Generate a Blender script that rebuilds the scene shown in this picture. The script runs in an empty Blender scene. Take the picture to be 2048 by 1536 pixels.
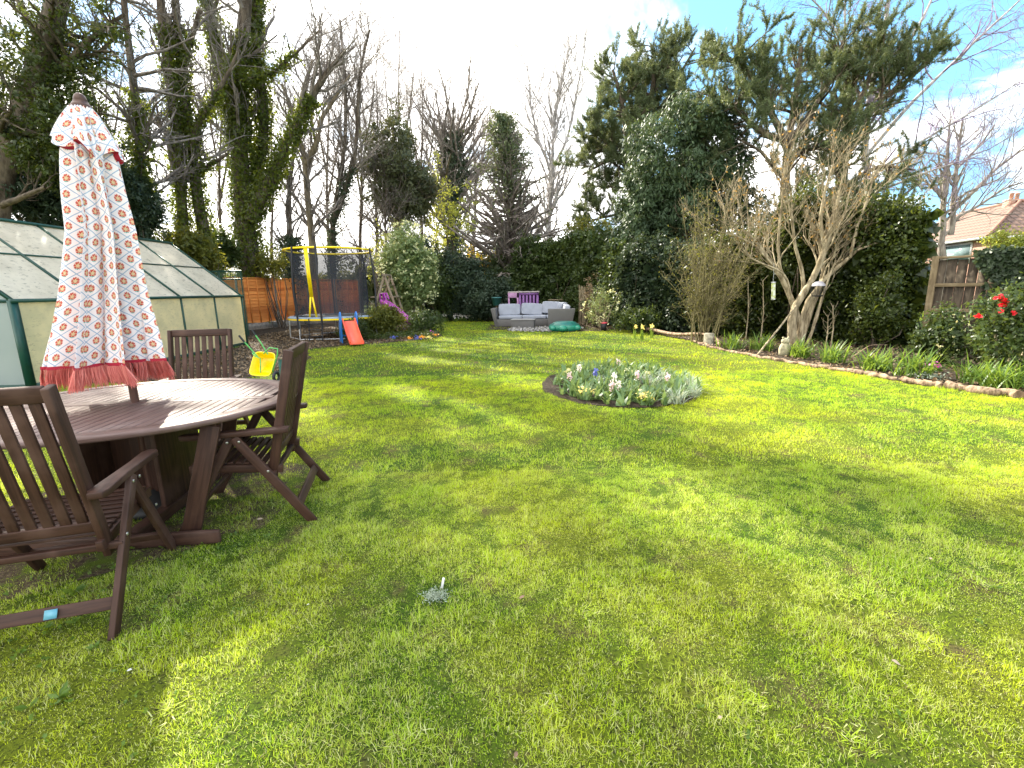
import bpy, math, random
import numpy as np
from math import radians as rad, sin, cos, pi
rng = np.random.default_rng(11)
random.seed(5)
scene = bpy.context.scene
C = scene.collection

# ------------------------------------------------------------------ camera
F, PITCH, ROLL, H = 930., rad(11.4), rad(1.0), 1.45      # focal length in photo pixels, eye height in metres
cam_d = bpy.data.cameras.new("camera"); cam = bpy.data.objects.new("camera", cam_d); C.objects.link(cam)
cam_d.sensor_width = 36.0; cam_d.lens = 36.0 * F / 2048; cam_d.clip_end = 2000; cam_d.clip_start = 0.05
from mathutils import Matrix, Vector, Euler
cam.matrix_world = Matrix.Translation((0, 0, H)) @ Euler((pi / 2 - PITCH, 0, 0)).to_matrix().to_4x4() @ Matrix.Rotation(-ROLL, 4, 'Z')
scene.camera = cam

# ------------------------------------------------------------------ light
SUN_AZ, SUN_EL = rad(-33), rad(37)        # azimuth from +Y, clockwise positive
scene.view_settings.view_transform = 'Standard'; scene.view_settings.look = 'None'
scene.view_settings.gamma = 1; scene.view_settings.exposure = 2.0
sd = Vector((sin(SUN_AZ) * cos(SUN_EL), cos(SUN_AZ) * cos(SUN_EL), sin(SUN_EL)))
sun_d = bpy.data.lights.new("sun", 'SUN'); sun_d.energy = 5.0; sun_d.angle = rad(0.9); sun_d.color = (1.0, .93, .78)
sun = bpy.data.objects.new("sun", sun_d); C.objects.link(sun)
sun.rotation_euler = sd.to_track_quat('Z', 'Y').to_euler(); sun.location = sd * 60

# ------------------------------------------------------------------ node helpers
class NX:
    """tiny arithmetic wrapper round shader sockets"""
    def __init__(s, nt, sock): s.nt = nt; s.s = sock
    def _op(s, op, o=None, p=None):
        n = s.nt.nodes.new('ShaderNodeMath'); n.operation = op
        for i, v in enumerate((s, o, p)):
            if v is None: continue
            if isinstance(v, NX): s.nt.links.new(v.s, n.inputs[i])
            else: n.inputs[i].default_value = v
        return NX(s.nt, n.outputs[0])
    def __add__(s, o): return s._op('ADD', o)
    def __sub__(s, o): return s._op('SUBTRACT', o)
    def __mul__(s, o): return s._op('MULTIPLY', o)
    def __truediv__(s, o): return s._op('DIVIDE', o)
    def fract(s): return s._op('FRACT')
    def abs(s): return s._op('ABSOLUTE')
    def sin(s): return s._op('SINE')
    def gt(s, o): return s._op('GREATER_THAN', o)
    def lt(s, o): return s._op('LESS_THAN', o)
    def mn(s, o): return s._op('MINIMUM', o)
    def mx(s, o): return s._op('MAXIMUM', o)
    def sqrt(s): return s._op('SQRT')
    def atan2(s, o): return s._op('ARCTAN2', o)
    def step(s, a, b):
        n = s.nt.nodes.new('ShaderNodeMapRange'); n.interpolation_type = 'SMOOTHSTEP'
        s.nt.links.new(s.s, n.inputs[0]); n.inputs[1].default_value = a; n.inputs[2].default_value = b
        return NX(s.nt, n.outputs[0])
def newmat(name):
    m = bpy.data.materials.new(name); m.use_nodes = True; nt = m.node_tree
    for n in list(nt.nodes): nt.nodes.remove(n)
    out = nt.nodes.new('ShaderNodeOutputMaterial')
    return m, nt, out
def noise(nt, vec, scale, detail=4, rough=.55, dist=0):
    n = nt.nodes.new('ShaderNodeTexNoise'); n.inputs['Scale'].default_value = scale
    n.inputs['Detail'].default_value = detail; n.inputs['Roughness'].default_value = rough; n.inputs['Distortion'].default_value = dist
    if vec is not None: nt.links.new(vec, n.inputs['Vector'])
    return NX(nt, n.outputs['Fac'])
def mixc(nt, fac, a, b):
    n = nt.nodes.new('ShaderNodeMix'); n.data_type = 'RGBA'
    if isinstance(fac, NX): nt.links.new(fac.s, n.inputs[0])
    else: n.inputs[0].default_value = fac
    for i, v in ((6, a), (7, b)):
        if isinstance(v, (tuple, list)): n.inputs[i].default_value = (*v[:3], 1)
        else: nt.links.new(v, n.inputs[i])
    return n.outputs[2]
def coord(nt, kind='Object', scale=None):
    tc = nt.nodes.new('ShaderNodeTexCoord'); o = tc.outputs[kind]
    if scale:
        mp = nt.nodes.new('ShaderNodeMapping'); mp.inputs['Scale'].default_value = scale
        nt.links.new(o, mp.inputs[0]); o = mp.outputs[0]
    return o
def sep(nt, v):
    n = nt.nodes.new('ShaderNodeSeparateXYZ'); nt.links.new(v, n.inputs[0])
    return [NX(nt, n.outputs[i]) for i in range(3)]
def principled(nt, out, col, rough=.6, metal=0, spec=.5, bump=None, bs=.3, bd=.01):
    p = nt.nodes.new('ShaderNodeBsdfPrincipled')
    if isinstance(col, (tuple, list)): p.inputs['Base Color'].default_value = (*col[:3], 1)
    else: nt.links.new(col, p.inputs['Base Color'])
    if isinstance(rough, NX): nt.links.new(rough.s, p.inputs['Roughness'])
    else: p.inputs['Roughness'].default_value = rough
    p.inputs['Metallic'].default_value = metal; p.inputs['Specular IOR Level'].default_value = spec
    if bump is not None:
        b = nt.nodes.new('ShaderNodeBump'); b.inputs['Strength'].default_value = bs; b.inputs['Distance'].default_value = bd
        nt.links.new(bump.s, b.inputs['Height']); nt.links.new(b.outputs[0], p.inputs['Normal'])
    nt.links.new(p.outputs[0], out.inputs[0]); return p
def mixsh(nt, fac, a, b, out):
    m = nt.nodes.new('ShaderNodeMixShader')
    if isinstance(fac, NX): nt.links.new(fac.s, m.inputs[0])
    else: m.inputs[0].default_value = fac
    nt.links.new(a, m.inputs[1]); nt.links.new(b, m.inputs[2])
    if out is not None: nt.links.new(m.outputs[0], out.inputs[0])
    return m.outputs[0]

# ------------------------------------------------------------------ sky
w = bpy.data.worlds.new("World"); scene.world = w; w.use_nodes = True; nt = w.node_tree
bg = nt.nodes['Background']; bg.inputs[1].default_value = 0.10
sky = nt.nodes.new('ShaderNodeTexSky'); sky.sky_type = 'NISHITA'; sky.sun_disc = False
sky.sun_elevation = SUN_EL; sky.sun_rotation = SUN_AZ; sky.air_density = 1.0; sky.dust_density = .6; sky.ozone_density = 2.0
d = coord(nt, 'Generated'); dx, dy, dz = sep(nt, d)
k = dz.mx(0.0) + 0.22
cmb = nt.nodes.new('ShaderNodeCombineXYZ')
nt.links.new((dx / k).s, cmb.inputs[0]); nt.links.new((dy / k).s, cmb.inputs[1])
nz = noise(nt, cmb.outputs[0], 1.15, 7, .55, .4)
open_ = (dx * 1.1 + dy * .12 + dz * .75)                 # the sky opens towards the upper right
cl = nz - open_.step(.30, .85) * .115
m = cl.step(.355, .47)
nz2 = noise(nt, cmb.outputs[0], 2.6, 5, .6)
cloudc = mixc(nt, nz2.step(.25, .6), (7.4, 7.4, 7.6), (10.6, 10.2, 9.6))
blue = mixc(nt, .68, sky.outputs[0], (.9, 2.7, 4.6))
nt.links.new(mixc(nt, m, blue, cloudc), bg.inputs[0])

# ------------------------------------------------------------------ pixel -> world (photo pixels, 2048 wide)
def ray(px, py):
    a = (px - 1024) / F; b = (py - 768) / F; c, s = cos(ROLL), sin(ROLL)
    a, b = a * c - b * s, a * s + b * c
    return (a, cos(PITCH) - b * sin(PITCH), -sin(PITCH) - b * cos(PITCH))
def G(px, py, z=0):
    d = ray(px, py); t = (z - H) / d[2]; return Vector((d[0] * t, d[1] * t, z))
def D(px, py, Y):
    d = ray(px, py); t = Y / d[1]; return Vector((d[0] * t, Y, H + d[2] * t))

# ------------------------------------------------------------------ mesh builder
def nrm(v): return v / (np.linalg.norm(v, axis=-1, keepdims=True) + 1e-9)
class MB:
    def __init__(s): s.V = []; s.Fc = []; s.n = 0
    def add(s, v, f, var=None, uv=None):
        v = np.asarray(v, float).reshape(-1, 3); f = np.asarray(f, int)
        K = len(f)
        if var is None: var = np.full(K, .5)
        var = np.broadcast_to(np.asarray(var, float), (K,))
        if uv is None: uv = np.zeros((K * f.shape[1], 2))
        s.V.append(v); s.Fc.append((f + s.n, var, np.asarray(uv, float).reshape(-1, 2))); s.n += len(v); return s
    def tubes(s, P, R, k=5, var=.5, caps=False):
        P = np.asarray(P, float); R = np.asarray(R, float); N, m, _ = P.shape
        T = nrm(np.gradient(P, axis=1)); ref = np.array([.31, .83, .13]); ref /= np.linalg.norm(ref)
        A = np.cross(T, ref); bad = np.linalg.norm(A, axis=2) < .15
        A[bad] = np.cross(T[bad], np.array([.9, -.2, .3])); A = nrm(A); B = np.cross(T, A)
        th = np.arange(k) * 2 * pi / k
        V = P[:, :, None] + R[:, :, None, None] * (np.cos(th)[None, None, :, None] * A[:, :, None] + np.sin(th)[None, None, :, None] * B[:, :, None])
        i = np.arange(N)[:, None, None] * m * k + np.arange(m - 1)[None, :, None] * k
        j = np.arange(k)[None, None, :]; j2 = (j + 1) % k
        f = np.stack([i + j, i + j2, i + k + j2, i + k + j], -1).reshape(-1, 4)
        L = np.concatenate([np.zeros((N, 1)), np.cumsum(np.linalg.norm(np.diff(P, axis=1), axis=2), 1)], 1)
        u0 = L[:, :-1, None] + 0 * j; u1 = L[:, 1:, None] + 0 * j
        v0 = (j / k) + 0 * u0; v1 = ((j + 1) / k) + 0 * u0
        uv = np.stack([np.stack([u0, v0], -1), np.stack([u0, v1], -1), np.stack([u1, v1], -1), np.stack([u1, v0], -1)], 3)
        vv = np.repeat(np.broadcast_to(var, (N,)), (m - 1) * k)
        s.add(V, f, vv, uv)
        if caps:
            for q in range(N):
                for e in (0, m - 1):
                    s.add(V[q, e], [list(range(k)) if e else list(range(k))[::-1]])
        return s
    def tube(s, pts, r, k=8, caps=True, var=.5):
        P = np.array([tuple(p) for p in pts], float)[None]; R = np.broadcast_to(np.asarray(r, float), (P.shape[1],))[None]
        return s.tubes(P, R, k, var, caps)
    def box(s, c, size, M=None, var=.5, taper=1.0):
        x, y, z = [v / 2 for v in size]
        v = np.array([(a * x * (taper if cz > 0 else 1), b * y * (taper if cz > 0 else 1), cz * z) for cz in (-1, 1) for a, b in ((-1, -1), (1, -1), (1, 1), (-1, 1))])
        if M is not None: v = v @ np.array(M).T
        v = v + np.array(tuple(c))
        f = [(3, 2, 1, 0), (4, 5, 6, 7), (0, 1, 5, 4), (1, 2, 6, 5), (2, 3, 7, 6), (3, 0, 4, 7)]
        ax = int(np.argmax(size)); sz = size
        uv = []
        for fc, (ua, va) in zip(f, ((0, 1), (0, 1), (0, 2), (1, 2), (0, 2), (1, 2))):
            loc = [(-1 if i in (0, 3, 4, 7) else 1, -1 if i in (0, 1, 4, 5) else 1, -1 if i < 4 else 1) for i in fc]
            if va == ax: ua, va = va, ua
            off = random.random() * 7
            for l in loc: uv.append((l[ua] * sz[ua] / 2 + off, l[va] * sz[va] / 2 + off))
        return s.add(v, f, var, uv)
    def beam(s, a, b, w, t, side=(0, 1, 0), var=.5, ext=0):
        """plank from a to b; w measured along 'side', t across"""
        a = np.array(tuple(a), float); b = np.array(tuple(b), float); x = b - a; L = np.linalg.norm(x); x /= L
        y = np.array(side, float); y -= x * y.dot(x); y /= np.linalg.norm(y); z = np.cross(x, y)
        return s.box((a + b) / 2, (L + ext, w, t), np.stack([x, y, z], 1), var)
    def lathe(s, prof, k=24, c=(0, 0, 0), sc=(1, 1)):
        prof = np.array(prof, float); th = np.arange(k) * 2 * pi / k; m = len(prof)
        V = np.stack([prof[:, 0:1] * np.cos(th) * sc[0], prof[:, 0:1] * np.sin(th) * sc[1], prof[:, 1:2] + 0 * th], -1) + np.array(c)
        i = np.arange(m - 1)[:, None] * k; j = np.arange(k)[None]; j2 = (j + 1) % k
        return s.add(V, np.stack([i + j, i + j2, i + k + j2, i + k + j], -1).reshape(-1, 4))
    def prism(s, poly, z0, z1, var=.5):
        n = len(poly); v = [(x, y, z0) for x, y in poly] + [(x, y, z1) for x, y in poly]
        s.add(v, [list(range(n))[::-1]], var, [(p[0], p[1]) for p in poly[::-1]]); b = s.n - 2 * n
        s.Fc.append((np.array([list(range(n, 2 * n))]) + b, np.array([var]), np.array([(p[0], p[1]) for p in poly], float)))
        f = np.array([(i, (i + 1) % n, n + (i + 1) % n, n + i) for i in range(n)]) + b
        s.Fc.append((f, np.full(n, var), np.zeros((4 * n, 2)))); return s
    def leaves(s, P, size, var=None, nr=None, asp=.55, dirv=None, droop=0.):
        """one folded diamond leaf at each point"""
        P = np.asarray(P, float); N = len(P); size = np.broadcast_to(size, (N,)) * rng.uniform(.7, 1.3, N)
        A = rng.normal(size=(N, 3)); A[:, 2] -= droop
        if dirv is not None: A = A * .5 + dirv
        A = nrm(A); B = nrm(np.cross(A, rng.normal(size=(N, 3)) if nr is None else nr + .45 * rng.normal(size=(N, 3))))
        Cc = np.cross(A, B); s1 = size[:, None]
        v = np.stack([P, P + A * s1 * .45 + B * s1 * asp / 2 + Cc * s1 * .08, P + A * s1, P + A * s1 * .45 - B * s1 * asp / 2 + Cc * s1 * .08], 1)
        f = np.arange(4 * N).reshape(N, 4)
        return s.add(v, f, rng.random(N) if var is None else var)
    def ribbons(s, P, W, var=None, side=None):
        """arching strap leaves P (N,m,3), half widths W (N,m)"""
        P = np.asarray(P, float); N, m, _ = P.shape; T = nrm(np.gradient(P, axis=1))
        if side is None: side = np.cross(T, np.array([0, 0, 1.]) + 0 * T) + 1e-4
        S = nrm(side); V = np.stack([P - S * W[..., None], P + S * W[..., None]], 2)
        i = np.arange(N)[:, None] * 2 * m + np.arange(m - 1)[None] * 2
        f = np.stack([i, i + 1, i + 3, i + 2], -1).reshape(-1, 4)
        vv = np.repeat(rng.random(N) if var is None else np.broadcast_to(var, (N,)), m - 1)
        return s.add(V, f, vv)
    def build(s, name, mat, parent=None, smooth=False, bevel=0, loc=None):
        me = bpy.data.meshes.new(name); V = np.concatenate(s.V)
        me.vertices.add(len(V)); me.vertices.foreach_set('co', V.astype(np.float32).ravel())
        L = np.concatenate([f.ravel() for f, _, _ in s.Fc]); T = np.concatenate([np.full(len(f), f.shape[1]) for f, _, _ in s.Fc])
        me.loops.add(len(L)); me.loops.foreach_set('vertex_index', L.astype(np.int32))
        me.polygons.add(len(T)); st = np.concatenate([[0], np.cumsum(T)[:-1]])
        me.polygons.foreach_set('loop_start', st.astype(np.int32)); me.polygons.foreach_set('loop_total', T.astype(np.int32))
        me.update(calc_edges=True)
        at = me.attributes.new('var', 'FLOAT', 'FACE'); at.data.foreach_set('value', np.concatenate([v for _, v, _ in s.Fc]).astype(np.float32))
        ul = me.uv_layers.new(name='UVMap'); ul.data.foreach_set('uv', np.concatenate([u for _, _, u in s.Fc]).astype(np.float32).ravel())
        if smooth: me.polygons.foreach_set('use_smooth', np.ones(len(T), bool))
        me.validate()
        for m_ in (mat if isinstance(mat, (list, tuple)) else [mat]): me.materials.append(m_)
        o = bpy.data.objects.new(name, me); C.objects.link(o)
        if parent is not None: o.parent = parent
        if loc is not None: o.location = loc
        if bevel:
            b = o.modifiers.new('bevel', 'BEVEL'); b.width = bevel; b.segments = 2; b.limit_method = 'ANGLE'
        return o
def tag(o, label=None, cat=None, group=None, kind=None):
    if label: o['label'] = label
    if cat: o['category'] = cat
    if group: o['group'] = group
    if kind: o['kind'] = kind
    return o
def thing(name, label, cat, loc=(0, 0, 0), rz=0, group=None):
    o = bpy.data.objects.new(name, None); C.objects.link(o); o.location = loc; o.rotation_euler = (0, 0, rz)
    o.empty_display_size = .1
    return tag(o, label, cat, group)
def dup(root, loc, rz, label=None, sc=None):
    r = root.copy(); C.objects.link(r); r.location = loc; r.rotation_euler = (0, 0, rz)
    if label: r['label'] = label
    if sc: r.scale = (sc, sc, sc)
    for ch in list(root.children):
        c = ch.copy(); C.objects.link(c); c.parent = r
        for g in list(ch.children):
            q = g.copy(); C.objects.link(q); q.parent = c
    return r

# ------------------------------------------------------------------ materials
def var_node(nt):
    a = nt.nodes.new('ShaderNodeAttribute'); a.attribute_name = 'var'; return NX(nt, a.outputs['Fac'])
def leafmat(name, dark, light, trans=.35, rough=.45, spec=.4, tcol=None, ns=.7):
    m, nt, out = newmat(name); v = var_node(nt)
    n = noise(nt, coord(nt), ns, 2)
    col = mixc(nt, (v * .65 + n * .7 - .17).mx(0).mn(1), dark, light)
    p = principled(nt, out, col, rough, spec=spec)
    t = nt.nodes.new('ShaderNodeBsdfTranslucent')
    if tcol: nt.links.new(mixc(nt, v, tcol, light), t.inputs[0])
    else:
        nt.links.new(mixc(nt, .5, col, (light[0] * 2.2, light[1] * 1.7, light[2])), t.inputs[0])
    mixsh(nt, trans, p.outputs[0], t.outputs[0], out); return m
def barkmat(name, a, b, scale=6, rough=.9):
    m, nt, out = newmat(name); n = noise(nt, coord(nt, 'Object', (1, 1, .25)), scale, 6, .65)
    principled(nt, out, mixc(nt, n.step(.35, .65), a, b), rough, spec=.2, bump=n, bs=.8, bd=.04); return m
def woodmat(name, a, b, c, rough=.55, sc=(3, 45, 1), bump=.25):
    m, nt, out = newmat(name); uv = coord(nt, 'UV', sc); n = noise(nt, uv, 1.0, 6, .6, .6)
    n2 = noise(nt, coord(nt, 'Object'), 3.5, 4)
    col = mixc(nt, n.step(.3, .7), a, b); col = mixc(nt, n2.step(.5, .72), col, c)
    principled(nt, out, col, (n2 * .35 + (rough - .15)), spec=.25, bump=n, bs=bump, bd=.004); return m
def flat(name, col, rough=.5, metal=0, spec=.5, vary=.12, scale=9, bump=0):
    m, nt, out = newmat(name); n = noise(nt, coord(nt), scale, 5)
    c2 = tuple(max(0, x * (1 - vary * 2.2)) for x in col)
    principled(nt, out, mixc(nt, n.step(.3, .75), col, c2), (n * .25 + (rough - .12)), metal, spec, bump=n if bump else None, bs=bump, bd=.01); return m

M = {}
M['chair'] = woodmat('stained_wood', (.028, .012, .008), (.062, .029, .019), (.085, .046, .034), .55)
M['table'] = woodmat('table_wood', (.085, .048, .040), (.155, .100, .088), (.20, .145, .13), .46)
M['pole'] = woodmat('pole_wood', (.06, .028, .02), (.12, .062, .045), (.15, .09, .07), .45)
M['green'] = flat('green_frame', (.006, .055, .038), .42)
M['ivy'] = leafmat('ivy_leaves', (0.034, 0.053, 0.010), (0.119, 0.162, 0.017), 0.5)
M['ivydark'] = leafmat('dark_ivy_leaves', (0.014, 0.030, 0.016), (0.047, 0.072, 0.030), 0.25, .48, .35)
M['laurel'] = leafmat('laurel_leaves', (0.022, 0.043, 0.013), (0.072, 0.108, 0.025), 0.35, .42, .35)
M['yewl'] = leafmat('conifer_leaves', (0.013, 0.030, 0.019), (0.040, 0.065, 0.029), 0.18, .6)
M['olive'] = leafmat('olive_leaves', (0.051, 0.068, 0.015), (0.162, 0.178, 0.025), 0.5)
M['pine'] = leafmat('pine_needles', (0.043, 0.072, 0.038), (0.145, 0.187, 0.076), 0.3, .5)
M['spruce'] = leafmat('spruce_needles', (0.030, 0.043, 0.019), (0.102, 0.115, 0.047), 0.3, .6)
M['ever'] = leafmat('evergreen_leaves', (0.023, 0.047, 0.026), (0.072, 0.112, 0.047), 0.25, .55, .28)
M['hedge'] = leafmat('hedge_leaves', (0.012, 0.025, 0.006), (0.072, 0.101, 0.016), 0.38, .4)
M['lime'] = leafmat('young_leaves', (.11, .16, .02), (.28, .32, .06), .5)
M['gold'] = leafmat('yellow_blossom', (.42, .30, .01), (.8, .56, .02), .3)
M['vari'] = leafmat('variegated_leaves', (0.051, 0.102, 0.030), (0.255, 0.323, 0.128), 0.32)
M['cream'] = leafmat('cream_blossom', (.40, .44, .22), (.7, .72, .45), .3)
M['litter'] = leafmat('dry_leaves', (.055, .035, .018), (.24, .17, .10), .1, .8)
M['rust'] = leafmat('new_bronze_leaves', (.13, .07, .025), (.32, .22, .07), .4)
M['strap'] = leafmat('strap_leaves', (0.043, 0.102, 0.015), (0.162, 0.264, 0.043), 0.45)
M['tulip'] = leafmat('tulip_leaves', (0.038, 0.093, 0.030), (0.170, 0.264, 0.102), 0.32, .45)
M['silver'] = leafmat('silver_leaves', (.16, .22, .16), (.42, .48, .40), .2, .7)
M['grass'] = None
M['bark'] = barkmat('bark', (.05, .038, .028), (.15, .12, .09))
M['barkp'] = barkmat('pale_bark', (.12, .095, .06), (.26, .21, .14))
M['barkg'] = barkmat('grey_twigs', (.12, .10, .09), (.27, .235, .21))
M['barkv'] = barkmat('tan_bark', (.14, .11, .065), (.40, .335, .22), 9)
M['birch'] = barkmat('birch_bark', (.20, .18, .17), (.42, .40, .40))
M['purpt'] = barkmat('purple_twigs', (.13, .10, .14), (.26, .21, .30))
M['whitep'] = leafmat('white_petals', (.6, .6, .62), (.85, .83, .82), .3)
M['pinkp'] = leafmat('pale_pink_petals', (.55, .38, .48), (.85, .72, .80), .3)
M['redp'] = leafmat('red_petals', (.55, .01, .02), (.85, .03, .05), .2)
M['magp'] = leafmat('magenta_petals', (.35, .02, .30), (.6, .06, .5), .2)
M['yelp'] = leafmat('yellow_petals', (.75, .62, .16), (.9, .82, .35), .2)
M['bluep'] = leafmat('blue_petals', (.05, .06, .35), (.16, .2, .6), .2)
M['orap'] = leafmat('orange_petals', (.75, .22, .02), (.85, .45, .05), .2)

# ------------------------------------------------------------------ ground
BED = (1.58, 6.95, 1.13, 1.42)     # round flower bed: centre and radii
def in_poly(X, Y, poly):
    inside = np.zeros(len(X), bool); n = len(poly)
    for i in range(n):
        x0, y0 = poly[i]; x1, y1 = poly[(i + 1) % n]
        c = ((y0 > Y) != (y1 > Y)) & (X < (x1 - x0) * (Y - y0) / (y1 - y0 + 1e-12) + x0); inside ^= c
    return inside
def vnoise(X, Y, s, seed=0):
    r = np.random.default_rng(seed); out = 0
    for i in range(7):
        a = r.uniform(0, 2 * pi); f = s * r.uniform(.6, 1.9); out = out + np.sin((X * cos(a) + Y * sin(a)) * f + r.uniform(0, 6.3) + 1.3 * np.sin((X * sin(a) - Y * cos(a)) * f * .7))
    return out / 7
LOGS = [(10.5, 1.2), (8.6, 3.4), (7.2, 4.9), (6.46, 5.69), (6.15, 6.2), (5.92, 6.72), (5.76, 7.33), (5.5, 8.04), (5.26, 9.01), (4.99, 10.07), (4.78, 11.3), (4.9, 12.9), (4.6, 14.6), (4.2, 16.4)]
BORDER_R = LOGS + [(3.1, 17.2), (2.4, 19.5), (1.9, 21), (-.5, 24), (3, 34), (14, 34), (16, 10), (14, 1.2)]
BORDER_L = [(-5.0, 7.9), (-4.25, 8.6), (-4.6, 10.5), (-5.4, 12.2), (-4.6, 13.2), (-3.6, 13.6), (-2.6, 14.4), (-2.3, 15.4), (-2.9, 17.5), (-3.6, 20.5), (-3.6, 24), (-1.6, 25.6), (1.0, 26.5), (0, 36), (-14, 36), (-14, 13), (-7.7, 13.8), (-7.7, 7.9)]
m, nt, out = newmat('lawn_ground'); co = coord(nt)
n1 = noise(nt, co, .55, 5, .6); n2 = noise(nt, co, 3.2, 6, .65); n3 = noise(nt, co, 60, 5, .7)
col = mixc(nt, n1.step(.38, .62), (.05, .10, .008), (.15, .18, .012)); col = mixc(nt, n2.step(.5, .7), col, (.13, .105, .04))
col = mixc(nt, n3.step(.46, .66), col, (.018, .022, .008))
principled(nt, out, col, .9, spec=.1, bump=n3, bs=1, bd=.03); M['lawn'] = m
m, nt, out = newmat('soil'); co = coord(nt); n1 = noise(nt, co, 2, 6, .7); n3 = noise(nt, co, 22, 8, .75)
col = mixc(nt, n3.step(.35, .68), (.018, .012, .008), (.085, .062, .042)); col = mixc(nt, n1.step(.55, .7), col, (.05, .06, .02))
principled(nt, out, col, .95, spec=.2, bump=n3, bs=1, bd=.06); M['soil'] = m
g = MB(); xs = np.concatenate([[-400, -120, -60], np.linspace(-30, 30, 41), [60, 120, 400]]); ys = np.concatenate([[-200, -60], np.linspace(-20, 60, 41), [120, 300, 900]])
X, Y = np.meshgrid(xs, ys); nx, ny = len(xs), len(ys)
i = (np.arange(ny - 1)[:, None] * nx + np.arange(nx - 1)[None]).ravel()
g.add(np.stack([X.ravel(), Y.ravel(), 0 * X.ravel()], 1), np.stack([i, i + 1, i + nx + 1, i + nx], 1))
tag(g.build('lawn', M['lawn']), kind='structure')
def sheet(name, poly, z, mat, jag=.06, seed=1):
    r = np.random.default_rng(seed); P = []
    for a, b in zip(poly, poly[1:] + poly[:1]):
        a = np.array(a); b = np.array(b); n = max(1, int(np.linalg.norm(b - a) / .22))
        for k_ in range(n): P.append(a + (b - a) * k_ / n + r.normal(size=2) * jag)
    mb = MB(); n = len(P); mb.add([(p[0], p[1], z) for p in P], [list(range(n))], .5)
    o = mb.build(name, mat); tag(o, kind='structure'); return o
sheet('soil_border', BORDER_R, .004, M['soil'], .04, 2); sheet('soil_border', BORDER_L, .006, M['soil'], .05, 3)
bx, by, brx, bry = BED
bedpoly = [(bx + brx * cos(t), by + bry * sin(t)) for t in np.linspace(0, 2 * pi, 40, endpoint=False)]
sheet('flower_bed_soil', bedpoly, .008, M['soil'], .03, 4)
PATCH = [(-1.95, 2.35), (-1.7, 2.8), (-1.55, 3.2), (-1.75, 3.75), (-2.3, 4.1), (-3.1, 4.0), (-3.6, 3.3), (-3.3, 2.4), (-2.7, 2.0)]
m, nt, out = newmat('worn_ground'); co = coord(nt); n1 = noise(nt, co, 5, 6, .7); n3 = noise(nt, co, 40, 8, .75)
col = mixc(nt, n3.step(.35, .68), (.05, .035, .022), (.17, .125, .08)); col = mixc(nt, n1.step(.45, .6), col, (.09, .13, .015)); principled(nt, out, col, .95, spec=.1, bump=n3, bs=1, bd=.03); M['worn'] = m
sheet('bare_soil', PATCH, .003, M['worn'], .07, 12)
# leaf litter on the soil
mb = MB()
def scatter(poly, n, box):
    X = rng.uniform(box[0], box[1], n); Y = rng.uniform(box[2], box[3], n); k_ = in_poly(X, Y, poly); return X[k_], Y[k_]
X1, Y1 = scatter(BORDER_L, 22000, (-9, -1.5, 7.5, 20)); X2, Y2 = scatter(BORDER_R, 26000, (1.5, 13, 3, 20))
X = np.r_[X1, X2]; Y = np.r_[Y1, Y2]; Z = .012 + .03 * rng.random(len(X))
mb.leaves(np.stack([X, Y, Z], 1), .06, nr=np.array([0, 0, 1.]) + np.zeros((len(X), 3)), dirv=np.stack([rng.normal(size=len(X)), rng.normal(size=len(X)), .15 * rng.normal(size=len(X))], 1), asp=.7)
tag(mb.build('leaf_litter', M['litter']), 'dry brown leaves scattered over the soil borders', 'leaf litter', kind='stuff')

# grass blades
m, nt, out = newmat('grass_blades'); v = var_node(nt); co = coord(nt); gx_, gy_, _ = sep(nt, co)
n1 = noise(nt, co, .55, 5, .6); n2 = noise(nt, co, 2.3, 6, .65); n3 = noise(nt, co, 9, 3, .5); n4 = noise(nt, co, 1.1, 4, .6)
worn = (gy_ * -1 + n4 * 4.5).step(-4.5, .9)                       # the lawn by the terrace is drier and mossier than the far lawn
col = mixc(nt, (v * .75 + n3 * .7 - .22).mx(0).mn(1), (.10, .25, .012), (.50, .68, .035))
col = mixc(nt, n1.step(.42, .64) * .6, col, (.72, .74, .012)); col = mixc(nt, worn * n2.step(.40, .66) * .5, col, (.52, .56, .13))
col = mixc(nt, v.gt(.80) * worn * .8, col, (.66, .63, .36)); col = mixc(nt, v.lt(.13), col, (.22, .17, .09))
p = principled(nt, out, col, .5, spec=.25); t = nt.nodes.new('ShaderNodeBsdfTranslucent'); nt.links.new(mixc(nt, .45, col, (.78, .88, .015)), t.inputs[0])
mixsh(nt, .48, p.outputs[0], t.outputs[0], out); M['grass'] = m
def lawn_pts(n, y0, y1, sp=1.25):
    Y = np.sqrt(rng.uniform(y0 * y0, y1 * y1, n)); X = rng.uniform(-1, 1, n) * (sp * Y + .6)
    k_ = ~in_poly(X, Y, BORDER_R) & ~in_poly(X, Y, BORDER_L) & (((X - bx) / brx) ** 2 + ((Y - by) / bry) ** 2 > .98) & (X > -8.2)
    pt = in_poly(X, Y, PATCH); k_ &= ~(pt & (rng.random(n) > .42 + .4 * vnoise(X, Y, 9, 3)))
    
    for cx0, cy0, r0_ in ((1.28, 2.05, .10), (1.42, 1.86, .08), (-.56, 2.02, .06), (.95, 1.45, .05), (2.3, 3.1, .08)): k_ &= ~((((X - cx0) / r0_) ** 2 + ((Y - cy0) / (r0_ * .7)) ** 2 < 1) & (rng.random(n) < .75))
    k_ &= (vnoise(X, Y, 11, 5) + .8 * vnoise(X, Y, 34, 6) + rng.normal(size=n) * .25 > -.42)
    return X[k_], Y[k_]
mb = MB()
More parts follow.
